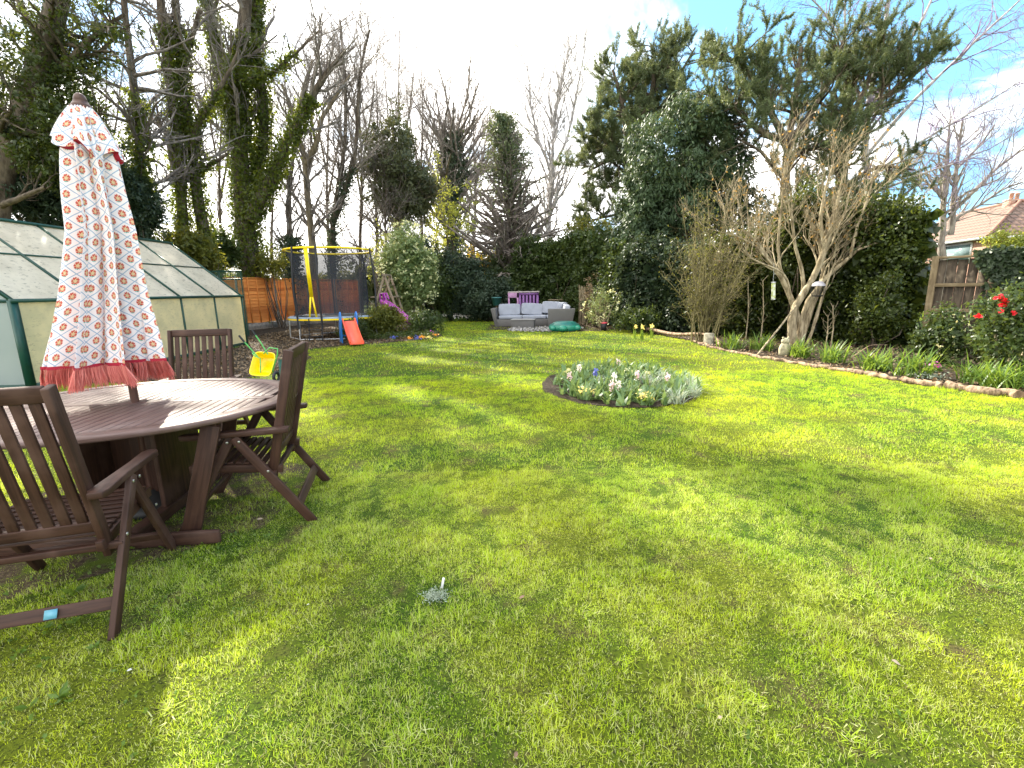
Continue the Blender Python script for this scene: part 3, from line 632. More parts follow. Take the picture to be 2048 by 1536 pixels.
# ------------------------------------------------------------------ right-hand hedge and shrubs
def hedge(name, label, a, b, h0, h1, thick, mat, n, size=.1, cat='hedge', under=None, top=.4, group=None):
    a = np.array(a); b = np.array(b); L = np.linalg.norm(b - a); d_ = (b - a) / L; nn = np.array([-d_[1], d_[0]])
    root = thing(name, label, cat, (a[0], a[1], 0), 0, group); off = Vector((-a[0], -a[1], 0)); mb = MB()
    nc = n // 42; s_ = rng.random(nc) * L; hh = h0 + (h1 - h0) * s_ / L + top * vnoise(s_, s_ * 0 + a[0], 2.4, 4) * 1.2
    hh = hh + np.where(rng.random(nc) < .22, rng.random(nc) * .45, 0); z = rng.random(nc) ** .8 * hh; off_ = (rng.random(nc) - .5) * thick * np.where(rng.random(nc) < .6, 1.15, .5) + .35 * vnoise(s_ * 1.0, z, 2.0, 8)
    cc = np.stack([a[0] + d_[0] * s_ + nn[0] * off_, a[1] + d_[1] * s_ + nn[1] * off_, z], 1); cv = rng.random(nc)
    idx = np.repeat(np.arange(nc), 42); o = nrm(rng.normal(size=(len(idx), 3))); P = cc[idx] + o * .3 * (rng.random((len(idx), 1)) ** .5) * rng.uniform(.5, 1.3, nc)[idx][:, None]
    P[:, 2] = np.maximum(P[:, 2], .05); mb.leaves(P, size, var=np.clip(cv[idx] * .5 + .5 * rng.random(len(idx)), 0, 1), nr=o, asp=.6, droop=.3)
    n2_ = n // 5; s_ = rng.random(n2_) * L; q = np.stack([a[0] + d_[0] * s_ + nn[0] * .1, a[1] + d_[1] * s_ + nn[1] * .1, rng.random(n2_) * (h0 + (h1 - h0) * s_ / L) * .93], 1)
    q[:, :2] += rng.normal(size=(n2_, 2)) * .1; mb.leaves(q, size * 3, asp=.9, var=.05); mb.build('foliage', mat, root, loc=off)
    st = MB(); ns = int(L * 5); s_ = rng.random(ns) * L; P0 = np.stack([a[0] + d_[0] * s_, a[1] + d_[1] * s_, 0 * s_], 1); P0[:, :2] += nn * (rng.random((ns, 1)) - .5) * thick
    P1 = P0 + rng.normal(size=(ns, 3)) * .2; P1[:, 2] = .9; P2 = P1 + rng.normal(size=(ns, 3)) * .25; P2[:, 2] = 1.9
    st.tubes(np.stack([P0, P1, P2], 1), np.array([.022, .016, .01]) + np.zeros((ns, 1)), 5); st.build('stems', M['bark'], root, loc=off)
    return root
hedge('hedge', 'tall untrimmed hedge between the multi stemmed tree and the old fence', (9.35, 10.9), (7.4, 13.2), 3.1, 3.7, .9, M['hedge'], 44000, .085)
hedge('hedge', 'dark ivy strewn hedge behind the multi stemmed tree', (7.8, 12.9), (5.9, 14.6), 3.2, 2.7, 1.0, M['hedge'], 34000, .09)
hedge('hedge', 'glossy dark laurel hedge left of the twiggy spindle bush', (6.4, 14.6), (4.2, 17.4), 2.5, 2.7, 1.1, M['ivydark'], 40000, .11)
hedge('hedge', 'leafy laurel hedge running behind the green sandpit', (4.6, 17.6), (3.2, 21.5), 3.0, 3.9, 1.2, M['laurel'], 38000, .13)
hedge('hedge', 'broad green hedge closing the garden behind the corner sofa', (3.9, 21.6), (.6, 24.3), 3.6, 3.5, 1.2, M['laurel'], 42000, .14)
bush('shrub', 'bright bamboo like shrub rising over the hedge right of the sofa', D(1170, 470, 22), (1.0, .8, .8), M['olive'], 70, 28, .28, .14, core=0, lump=.4)
bush('shrub', 'ivy mound below the pine, above the hedge', D(1215, 535, 20.5), (1.0, .8, 1.3), M['ivydark'], 130, 44, .3, .12)
bush('shrub', 'pale topped hydrangea with dry stems beside the sandpit', D(1205, 612, 16.6), (.7, .55, .6), M['vari'], 80, 22, .2, .055, core=0, flowers=(M['cream'], 16, .07), sbark=M['barkv'])
bush('shrub', 'low bronze leaved bush in front of the laurel hedge', D(1190, 600, 17.6), (.55, .5, .9), M['litter'], 60, 22, .2, .055, core=0)
bush('shrub', 'small rounded bush with grey leaves beside the pale topped hydrangea', (4.3, 15.6, .4), (.8, .6, .45), M['laurel'], 90, 34, .2, .075)
bush('shrub', 'low glossy bush left of the daffodils', (4.5, 16.6, .35), (.9, .5, .4), M['laurel'], 80, 34, .2, .075)
bush('shrub', 'dark holly bush at the fence post', (8.3, 10.6, .8), (.5, .5, .8), M['hedge'], 110, 40, .22, .075)

# twiggy spindle bush
def twiggy():
    b0 = Vector((5.15, 12.3, 0)); root = thing('twiggy_bush', 'large twiggy bush of thin olive stems above the pale stump', 'shrub', b0)
    P = []; R = []
    for i_ in range(40):
        a = rng.uniform(0, 2 * pi); s_ = rng.uniform(.15, 1.6); hh = rng.uniform(2.0, 4.3) * (1 - .18 * s_)
        p0 = np.array([rng.normal() * .15, rng.normal() * .15, 0]); p3 = np.array([cos(a) * s_ * 1.05, sin(a) * s_ * .8, hh]); m1 = p0 * .7 + p3 * .3 + [0, 0, .3]
        P.append(resample([p0, m1, (m1 + p3) / 2 + rng.normal(size=3) * .1, p3], 7)); R.append(np.linspace(.016, .006, 7))
    P = np.array(P); R = np.array(R); mb = MB(); mb.tubes(P, R, 4)
    mb.build('stems', barkmat('olive_twig', (.08, .07, .035), (.22, .19, .09)), root)
    b = MB(); q = grow(P, R, 900, .6, 52, .15, t0=.15, rmin=.004, m=5, curl=.35); b.tubes(*q, 3); q2 = grow(*q, 3600, .26, 55, .1, rmin=.0028, m=4, curl=.35); b.tubes(*q2, 3); b.build('twigs', bpy.data.materials['olive_twig'], root)
    l = MB(); n = 4200; i_ = rng.integers(0, len(q2[0]), n); l.leaves(q2[0][i_, -1], .035, asp=.5); l.build('buds', M['olive'], root)
twiggy()
# multi-stemmed tan tree
def tan_tree():
    Yb = 11.5
    def T(pts, dy=0): return [D(x, y, Yb + dy) for x, y in pts]
    base = G(1598, 690); limbs = [
        ([base + Vector((-.12, 0, -.05))] + T([(1580, 640), (1590, 605), (1625, 565), (1650, 500), (1665, 450), (1680, 380)], -.1), .105, .03),
        ([base + Vector((.05, .05, -.05))] + T([(1600, 640), (1622, 590), (1655, 550), (1700, 515), (1740, 470)], .05), .085, .028),
        ([base + Vector((.1, .1, -.05))] + T([(1612, 640), (1630, 600), (1650, 550), (1640, 480), (1610, 420)], .15), .08, .03),
        ([base + Vector((0, .12, -.05))] + T([(1598, 640), (1583, 600), (1570, 565), (1545, 530), (1520, 490), (1485, 460)], .1), .085, .03),
        (T([(1583, 600), (1575, 555), (1560, 540), (1505, 520), (1480, 500)], -.2), .03, .012),
        ([base + Vector((.2, .05, -.05))] + T([(1622, 670), (1640, 610), (1655, 560), (1672, 520)], 0), .045, .02),
        (T([(1606, 590), (1608, 545), (1590, 500), (1585, 440), (1570, 380)], 0), .05, .02),
        (T([(1650, 500), (1640, 440), (1650, 380), (1665, 330)], 0), .045, .02), (T([(1700, 515), (1715, 450), (1735, 400), (1750, 340)], 0), .04, .015),
        (T([(1715, 500), (1770, 480), (1830, 460)], -.2), .025, .01), (T([(1560, 540), (1555, 480), (1565, 400), (1570, 330)], .1), .035, .015), (T([(1545, 530), (1510, 490), (1470, 470), (1440, 465)], 0), .03, .01)]
    def ex(root, P, R, allp, off):
        l = MB(); Q = allp[1][0]; n = 700; i_ = rng.integers(0, len(Q), n); l.leaves(Q[i_, rng.integers(2, Q.shape[1], n)], .06, asp=.6); l.build('young_leaves', M['rust'], root, loc=off)
    tree('multi_stem_tree', 'tan barked multi stemmed tree with a tangle of upright twigs', limbs,
         [dict(n=100, L=1.4, ang=33, up=.5, t0=.5, rmin=.009, k=5, rs=.4, curl=.22), dict(n=560, L=.8, ang=38, up=.45, rmin=.005, k=4, curl=.25), dict(n=1700, L=.4, ang=42, up=.25, rmin=.0032, m=4, curl=.28)],
         M['barkv'], None, None, M['barkv'], k=9, extra=ex)
tan_tree()
# bare sapling stems in the border
for i_, (px, py, y2, Y, lab) in enumerate(((1520, 690, 560, 11.0, 'thin bare sapling left of the leaning prop'), (1490, 690, 560, 11.4, 'thin bare sapling right of the twiggy bush'), (1650, 700, 630, 11.6, 'thin bare cane right of the tan stems'), (1660, 702, 610, 11.9, 'thin bare sapling in front of the dark hedge'))):
    a = G(px, py); b = D(px + 6, y2, a.y); root = thing('sapling', lab, 'sapling', a, 0, 'thin saplings in the right border')
    mb = MB(); mb.tube([(0, 0, -.03), (.03, .02, b.z * .5), (b.x - a.x, 0, b.z)], [.014, .012, .007], 6); mb.build('stem', M['barkv'], root)
    P = np.array([[(0, 0, .2), (.03, .02, b.z * .5), (b.x - a.x, 0, b.z)]]); q = grow(P, np.full((1, 3), .01), 9, .3, 40, .3, rmin=.004); t_ = MB(); t_.tubes(*q, 4); t_.build('twigs', M['barkv'], root)

# ------------------------------------------------------------------ left-hand garden shrubs
bush('shrub', 'large variegated shrub dotted with cream blossom beside the climbing frame', (-4.25, 20.0, 2.2), (1.15, 1.0, 1.95), M['vari'], 300, 44, .32, .11, flowers=(M['cream'], 170, .08), sbark=M['bark'], lump=.16)
bush('shrub', 'dense dark green bush between the variegated shrub and the sofa', (-2.3, 23.6, 1.6), (1.5, 1.1, 1.75), M['yewl'], 300, 52, .34, .13)
bush('shrub', 'lower dark green bush left of the corner sofa', (-.9, 22.6, .9), (1.1, .8, 1.05), M['yewl'], 180, 50, .3, .12)
bush('shrub', 'small dark evergreen bush between the hedge and the spruce trunk', (.3, 24.2, 1.3), (.9, .7, 1.5), M['laurel'], 150, 46, .3, .13)
bush('shrub', 'yellow green leafy bush in front of the magenta slide', (-4.35, 15.9, .48), (.85, .6, .55), M['olive'], 170, 34, .2, .075, core=.5, sbark=M['bark'])
bush('shrub', 'rounded red stemmed bush under the variegated shrub', (-3.1, 16.4, .38), (.6, .5, .42), M['laurel'], 110, 34, .2, .07, core=.5)
bush('shrub', 'low green bush beside the right trampoline leg', (-4.9, 14.6, .3), (.55, .45, .34), M['hedge'], 100, 34, .16, .06, core=.5)

# ------------------------------------------------------------------ timber fence (left)
m, nt, out = newmat('orange_fence_wood'); uv = coord(nt, 'UV', (2.5, 20, 1)); n = noise(nt, uv, 1, 5); v = var_node(nt); n2 = noise(nt, coord(nt), 1.2, 3)
principled(nt, out, mixc(nt, (n * .3 + v * .75 - .03), (.42, .125, .028), (.82, .32, .08)), .75, spec=.2, bump=n, bs=.3, bd=.005); M['orange'] = m
M['concrete'] = flat('concrete', (.30, .26, .22), .9, vary=.2, scale=14, bump=.4)
FA = np.array([-11.7, 17.33]); FB = np.array([-7.9, 28.0]); fd = (FB - FA) / np.linalg.norm(FB - FA); fang = math.atan2(fd[1], fd[0]); fl = np.linalg.norm(FB - FA)
def fence_panel():
    root = thing('lap_fence', 'x', 'fence'); b = MB(); wv = 1.80
    for i_ in range(14):
        z = .30 + i_ * .13
        n = 10; xs_ = np.linspace(.03, wv - .03, n); wob = .012 * np.sin(xs_ * 5 + i_ * 1.7) + .006 * rng.normal(size=n); v_ = []
        for a, zz in ((0, z + wob), (1, z + .16 + wob * .5)):
            for x, q in zip(xs_, zz): v_.append((x, -.002 if a else -.046, q))
        f_ = [(j, j + 1, n + j + 1, n + j) for j in range(n - 1)]; uv_ = [c_ for j in range(n - 1) for c_ in ((xs_[j], i_ * .4), (xs_[j + 1], i_ * .4), (xs_[j + 1], i_ * .4 + .15), (xs_[j], i_ * .4 + .15))]
        b.add(v_, f_, rng.random() * np.ones(n - 1), uv_)
    b.build('boards', M['orange'], root)
    r = MB()
    for x in (.03, .48, .92, 1.36, 1.77): r.box((x, -.06, 1.2), (.035, .03, 1.84), var=.7)
    r.box((.9, -.04, 2.13), (wv, .05, .035), var=.8); r.build('battens', M['orange'], root)
    g_ = MB(); g_.box((.9, -.02, .14), (wv, .04, .28)); g_.build('gravel_board', M['concrete'], root); return root
pn = fence_panel(); cnt = int(fl / 1.93)
labs = ['orange lap panel half hidden by the greenhouse gable', 'orange lap panel in front of the widest ivy trunk', 'orange lap panel just left of the trampoline net', 'orange lap panel behind the left net poles', 'orange lap panel behind the middle of the net', 'orange lap panel seen through the right of the net']
posts = MB()
for i_ in range(cnt + 1):
    p = FA + fd * 1.93 * i_
    if i_ < cnt:
        o = pn if i_ == 0 else dup(pn, (0, 0, 0), 0); o.location = (p[0] + fd[0] * .06, p[1] + fd[1] * .06, 0); o.rotation_euler = (0, rad(rng.normal() * .25), fang)
        o['label'] = labs[i_] if i_ < len(labs) else 'farthest orange lap panel beside the climbing frame'; o['group'] = 'orange lap fence panels'
    q = MB(); q.box((0, 0, 1.1), (.10, .10, 2.22)); po = q.build('fence_post', M['concrete'], None, bevel=.01, loc=(p[0], p[1], 0)); po.rotation_euler = (0, 0, fang)
    tag(po, 'grey concrete post between orange fence panels', 'fence post', 'concrete fence posts')
# green fruit cage behind the greenhouse
root = thing('garden_netting', 'dark green framed netting behind the greenhouse gable', 'netting', D(440, 560, 16.8) * 1); root.location.z = 0
b = MB()
for x in (-.75, .0, .75): b.tube([(x, 0, 0), (x, 0, 2.28)], .02, 6)
for z in (2.28, 2.0): b.tube([(-.8, 0, z), (.8, 0, z)], .022, 6)
b.build('frame', M['green'], root)
m, nt, out = newmat('netting'); tr = nt.nodes.new('ShaderNodeBsdfTransparent'); p = principled(nt, out, (.01, .06, .03), .7); x, y, z = sep(nt, coord(nt)); gx = (x * 28).fract().lt(.3); gz = (z * 28).fract().lt(.3); mixsh(nt, gx.mx(gz), tr.outputs[0], p.outputs[0], out)
b = MB(); b.add([(-.8, .01, .05), (.8, .01, .05), (.8, .01, 2.27), (-.8, .01, 2.27)], [(0, 1, 2, 3)]); b.build('net', m, root)

# ------------------------------------------------------------------ greenhouse
def greenhouse():
    x0, x1, xr = -7.85, -11.45, -9.65; y0, y1 = 7.45, 13.8; ze, zr = 1.42, 2.90
    root = thing('greenhouse', 'green framed greenhouse with cloudy panels and a dirty roof', 'greenhouse', ((x0 + x1) / 2, (y0 + y1) / 2, 0)); off = -Vector(root.location)
    def panel(name, roof):
        m, nt, out = newmat(name); co = coord(nt); n = noise(nt, co, 2.2, 5, .6); n2 = noise(nt, coord(nt, 'Object', (1, 1, 3)), 9, 7, .72)
        a, b_ = ((.86, .79, .68), (.70, .64, .54)) if roof else ((.86, .76, .48), (.68, .62, .40))
        col = mixc(nt, n.step(.35, .68), a, b_); col = mixc(nt, n2.step(.54, .66) * (.55 if roof else .25), col, (.10, .09, .06))
        p = principled(nt, out, col, .32 if roof else .4, spec=.5); t = nt.nodes.new('ShaderNodeBsdfTranslucent'); nt.links.new(col, t.inputs[0])
        mixsh(nt, .55, p.outputs[0], t.outputs[0], out); return m
    mw, mr = panel('cloudy_wall_panel', False), panel('dirty_roof_panel', True)
    ys_ = np.linspace(y0, y1, 6); zm = (ze + zr) / 2 + .06; xm = x0 + (xr - x0) * (zm - ze) / (zr - ze)
    for i_ in range(5):
        a, b_ = ys_[i_] + .02, ys_[i_ + 1] - .02
        q = MB(); q.add([(x0, a, .06), (x0, b_, .06), (x0, b_, ze), (x0, a, ze)], [(0, 1, 2, 3)]); q.build('side_panel', mw, root, loc=off)
        q = MB(); q.add([(x0, a, ze), (x0, b_, ze), (xm, b_, zm), (xm, a, zm)], [(0, 1, 2, 3)]); q.build('roof_panel', mr, root, loc=off)
        q = MB(); q.add([(xm, a, zm + .012), (xm, b_, zm + .012), (xr, b_, zr), (xr, a, zr)], [(0, 1, 2, 3)]); q.build('roof_panel', mr, root, loc=off)
        q = MB(); q.add([(x1, a, .06), (x1, b_, .06), (x1, b_, ze), (x1, a, ze)], [(0, 1, 2, 3)]); q.build('side_panel', mw, root, loc=off)
        q = MB(); q.add([(x1, a, ze), (x1, b_, ze), (xr, b_, zr), (xr, a, zr)], [(0, 1, 2, 3)]); q.build('roof_panel', mr, root, loc=off)
    mg, nt, out = newmat('front_glass'); n = noise(nt, coord(nt), 1.5, 4); p = principled(nt, out, mixc(nt, n, (.42, .48, .48), (.28, .34, .36)), .15); t = nt.nodes.new('ShaderNodeBsdfTranslucent'); t.inputs[0].default_value = (.35, .42, .42, 1); mixsh(nt, .45, p.outputs[0], t.outputs[0], out)
    for y, mt in ((y0, mg), (y1, mw)):
        q = MB(); q.add([(x0, y, .06), (x1, y, .06), (x1, y, ze), (xr, y, zr - .02), (x0, y, ze)], [(0, 1, 2, 3, 4)]); q.build('gable_panel', mt, root, loc=off)
    fr = MB()
    for i_, y in enumerate(ys_):
        t_ = .055 if i_ in (0, 5) else .035
        if i_ == 0: fr.beam((x0 + .015, y, 0), (x0 + .015, y, ze), .13, .05, (0, 1, 0))
        else: fr.beam((x0 + .015, y, 0), (x0 + .015, y, ze), t_, .03, (0, 1, 0))
        fr.beam((x0 + .01, y, ze + .01), (xr, y, zr + .02), t_, .04, (0, 1, 0)); fr.beam((x1, y, 0), (x1, y, ze), t_, .03, (0, 1, 0)); fr.beam((x1, y, ze + .01), (xr, y, zr + .02), t_, .04, (0, 1, 0))
    fr.beam((x0 + .03, y0 - .05, ze), (x0 + .03, y1 + .05, ze), .06, .045, (0, 0, 1)); fr.beam((x1, y0, ze), (x1, y1, ze), .05, .05, (0, 0, 1))
    fr.beam((xr, y0 - .04, zr + .03), (xr, y1 + .04, zr + .03), .08, .05, (1, 0, 0)); fr.beam((xm, y0, zm + .01), (xm, y1, zm + .01), .04, .03, (1, 0, 0)); fr.beam((x0, y0, .04), (x0, y1, .04), .09, .05, (0, 0, 1))
    for y in (y0 - .01, y1 + .01):
        fr.beam((x0, y, ze), (x1, y, ze), .05, .03, (0, 0, 1)); fr.beam((x0, y, .04), (x1, y, .04), .08, .03, (0, 0, 1))
        for x in (x0 - .9, xr, x1 + .9): fr.beam((x, y, 0), (x, y, ze if x != xr else zr), .04, .03, (1, 0, 0))
    fr.build('frame', M['green'], root, loc=off)
greenhouse()

# ------------------------------------------------------------------ garden furniture
def chair():
    root = thing('garden_chair', 'x', 'chair'); w2 = .275; b = MB; mt = M['chair']
    st0, st1 = (-.17, .34), (-.35, 1.11)       # back stile
    for s_ in (-1, 1):
        q = MB(); y = s_ * (w2 + .035)
        q.beam((.37, y, -.01), (.02, y, .60), .026, .055, (0, 1, 0)); q.build('leg', mt, root, bevel=.004)
        y = s_ * (w2 + .063); q = MB(); q.beam((-.40, y, -.01), (-.0, y, .60), .026, .055, (0, 1, 0)); q.build('leg', mt, root, bevel=.004)
        y = s_ * (w2 + .048); q = MB(); poly = [(-.30, -.035), (-.26, -.045), (-.05, -.03), (.12, -.032), (.27, -.036), (.30, -.015), (.30, .02), (.26, .036), (.1, .03), (-.26, .035), (-.30, .02)]
        q.prism([(p[0] - .01, p[1] + y) for p in poly], .605, .637); q.build('armrest', mt, root, bevel=.005)
        for px_, pz in ((-.03, .575), (.035, .575), (-.17, .37), (.15, .37)): bt = MB(); bt.box((px_, s_ * (w2 + .078), pz), (.014, .008, .014)); bt.build('bolt', M['steel'], root, bevel=.003)
    q = MB()
    for s_ in (-1, 1): q.beam((st0[0], s_ * w2, st0[1] - .05), (st1[0], s_ * w2, st1[1]), .03, .058, (0, 1, 0))
    def bp(t): return (st0[0] + (st1[0] - st0[0]) * t, st0[1] + (st1[1] - st0[1]) * t)
    for t, hgt in ((.96, .07), (.13, .055)):
        x, z = bp(t); q.beam((x, -w2 + .015, z), (x, w2 - .015, z), hgt, .026, (st1[0] - st0[0], 0, st1[1] - st0[1]))
    q.build('backrest_frame', mt, root, bevel=.005)
    q = MB(); n = 8
    for i_ in range(n):
        y = -w2 + .03 + (i_ + .5) * (2 * w2 - .06) / n; a = bp(.16); c = bp(.93); q.beam((a[0], y, a[1]), (c[0], y, c[1]), .040, .014, (0, 1, 0))
    q.build('backrest_slats', mt, root, bevel=.002)
    q = MB()
    for s_ in (-1, 1): q.beam((-.24, s_ * w2, .355), (.27, s_ * w2, .405), .028, .05, (0, 1, 0))
    for i_ in range(10):
        x = -.17 + i_ * .046; z = .366 + (x + .24) * .098 + .022; q.box((x, 0, z), (.034, 2 * w2, .014))
    q.beam((.27, -w2 - .01, .40), (.27, w2 + .01, .40), .03, .05, (1, 0, 0)); q.build('seat', mt, root, bevel=.003)
    for a_, b_, w_, t_, sd_ in (((-.32, -w2 - .05, .12), (-.32, w2 + .05, .12), .055, .022, (.5, 0, .85)), ((.29, -w2 - .02, .13), (.29, w2 + .02, .13), .05, .022, (-.5, 0, .85)), ((-.19, -w2 - .07, .335), (-.19, w2 + .07, .335), .03, .03, (1, 0, 0))):
        q = MB(); q.beam(a_, b_, w_, t_, sd_); q.build('stretcher', mt, root, bevel=.003)
    return root
M['steel'] = flat('steel', (.5, .5, .5), .3, .9)
ch = chair(); grp = 'dark wooden folding chairs at the oval table'
CH = [((-1.78, 3.04), 194, 'folding chair at the right end of the table, seen side on'), ((-2.19, 2.05), 107, 'nearest folding chair, cropped at the left edge with a blue sticker'), ((-3.10, 4.42), -79, 'folding chair behind the table with its slatted back against the greenhouse')]
for i_, ((x, y), a, lab) in enumerate(CH):
    o = ch if i_ == 0 else dup(ch, (0, 0, 0), 0); o.location = (x, y, 0); o.rotation_euler = (0, 0, rad(a)); o['label'] = lab; o['group'] = grp
    if i_ == 1:
        q = MB(); q.box((-.340, -.11, .128), (.003, .045, .038), np.array(Matrix.Rotation(rad(30), 3, 'Y'))); s_ = q.build('sticker', flat('blue_sticker', (.12, .35, .45), .4), o)
def table():
    c = Vector((-2.56, 3.08, 0)); root = thing('garden_table', 'large oval slatted wooden table with the parasol through its centre', 'table', c, rad(7)); a, b_ = 1.02, .88; z = .75
    N = 72; th = np.linspace(0, 2 * pi, N, endpoint=False); rim = MB(); ai, bi = a - .12, b_ - .12
    prof = [(a - .006, b_ - .006, z), (a, b_, z - .010), (a - .002, b_ - .002, z - .026), (a - .012, b_ - .012, z - .034), (ai, bi, z - .034), (ai, bi, z)]
    V = np.concatenate([np.stack([p[0] * np.cos(th), p[1] * np.sin(th), p[2] + 0 * th], 1) for p in prof]); f_ = []; uv_ = []
    for r in range(6):
        r2 = (r + 1) % 6
        for j in range(N):
            j2 = (j + 1) % N; f_.append((r * N + j, r * N + j2, r2 * N + j2, r2 * N + j)); uv_ += [(j * .09, r * .05), (j * .09 + .09, r * .05), (j * .09 + .09, r * .05 + .05), (j * .09, r * .05 + .05)]
    rim.add(V, f_, .5, uv_); rim.build('tabletop_rim', M['table'], root)
    sl = MB(); wv = .058
    def clipx(y): return (ai + .004) * math.sqrt(max(0, 1 - (y / (bi + .004)) ** 2))
    def clipy(x): return (bi + .004) * math.sqrt(max(0, 1 - (x / (ai + .004)) ** 2))
    x = -ai + .02
    while x + wv < ai:
        xa, xb = x, x + wv - .0055
        for s_ in (-1, 1):
            y0 = .045
            ya, yb = clipy(xa) - .0, clipy(xb) - .0
            if min(ya, yb) > y0 + .02 and not (abs((xa + xb) / 2) < .09 and False):
                poly = [(xa, s_ * y0), (xb, s_ * y0), (xb, s_ * yb), (xa, s_ * ya)]
                if s_ < 0: poly = poly[::-1]
                o_ = rng.random() * 5; sl.prism(poly, z - .026, z - .002, rng.random())
                fz, vz, uz = sl.Fc[-2]; sl.Fc[-2] = (fz, vz, np.array([(p[1] + o_, p[0] + o_ * 2) for p in poly]))
        x += wv
    sl.prism([(-ai + .01, -.038), (ai - .01, -.038), (ai - .01, .038), (-ai + .01, .038)], z - .028, z, .6)
    sl.build('tabletop_slats', M['table'], root, bevel=.002)
    u = MB(); u.box((0, -.5, z - .05), (1.5, .06, .045)); u.box((0, .5, z - .05), (1.5, .06, .045)); u.box((-.5, 0, z - .05), (.06, .94, .04)); u.box((.5, 0, z - .05), (.06, .94, .04)); u.build('under_frame', M['chair'], root, bevel=.003)
    p = MB()
    for s_ in (-1, 1): p.box((s_ * .22, 0, .36), (.03, .50, .66)); p.box((s_ * .22, 0, .05), (.07, 1.15, .07))
    p.box((0, .0, .35), (.40, .025, .5)); p.build('pedestal', M['chair'], root, bevel=.004)
    g_ = MB(); g_.beam((-.62, -.60, .05), (.74, -.64, .05), .035, .085, (0, 1, 0)); g_.build('foot', M['chair'], root, bevel=.012)
    for s_, x_, y_ in ((1, .72, -.52), (1, .35, .62), (-1, -.70, -.40), (-1, -.5, .55)):
        g_ = MB(); g_.beam((x_ - .17 * np.sign(x_), y_ * 1.12, .05), (x_, y_, .70), .10, .035, (1, .2, 0)); g_.build('leg', M['chair'], root, bevel=.004)
        if (x_, y_) == (.72, -.52): continue
        g_ = MB(); dx_ = .10 * np.sign(x_); g_.beam((x_ * .22, y_ * .35, .055), (x_ + dx_, y_ * 1.12, .055), .035, .085, (0, 1, 0)); g_.build('foot', M['chair'], root, bevel=.012)
table()
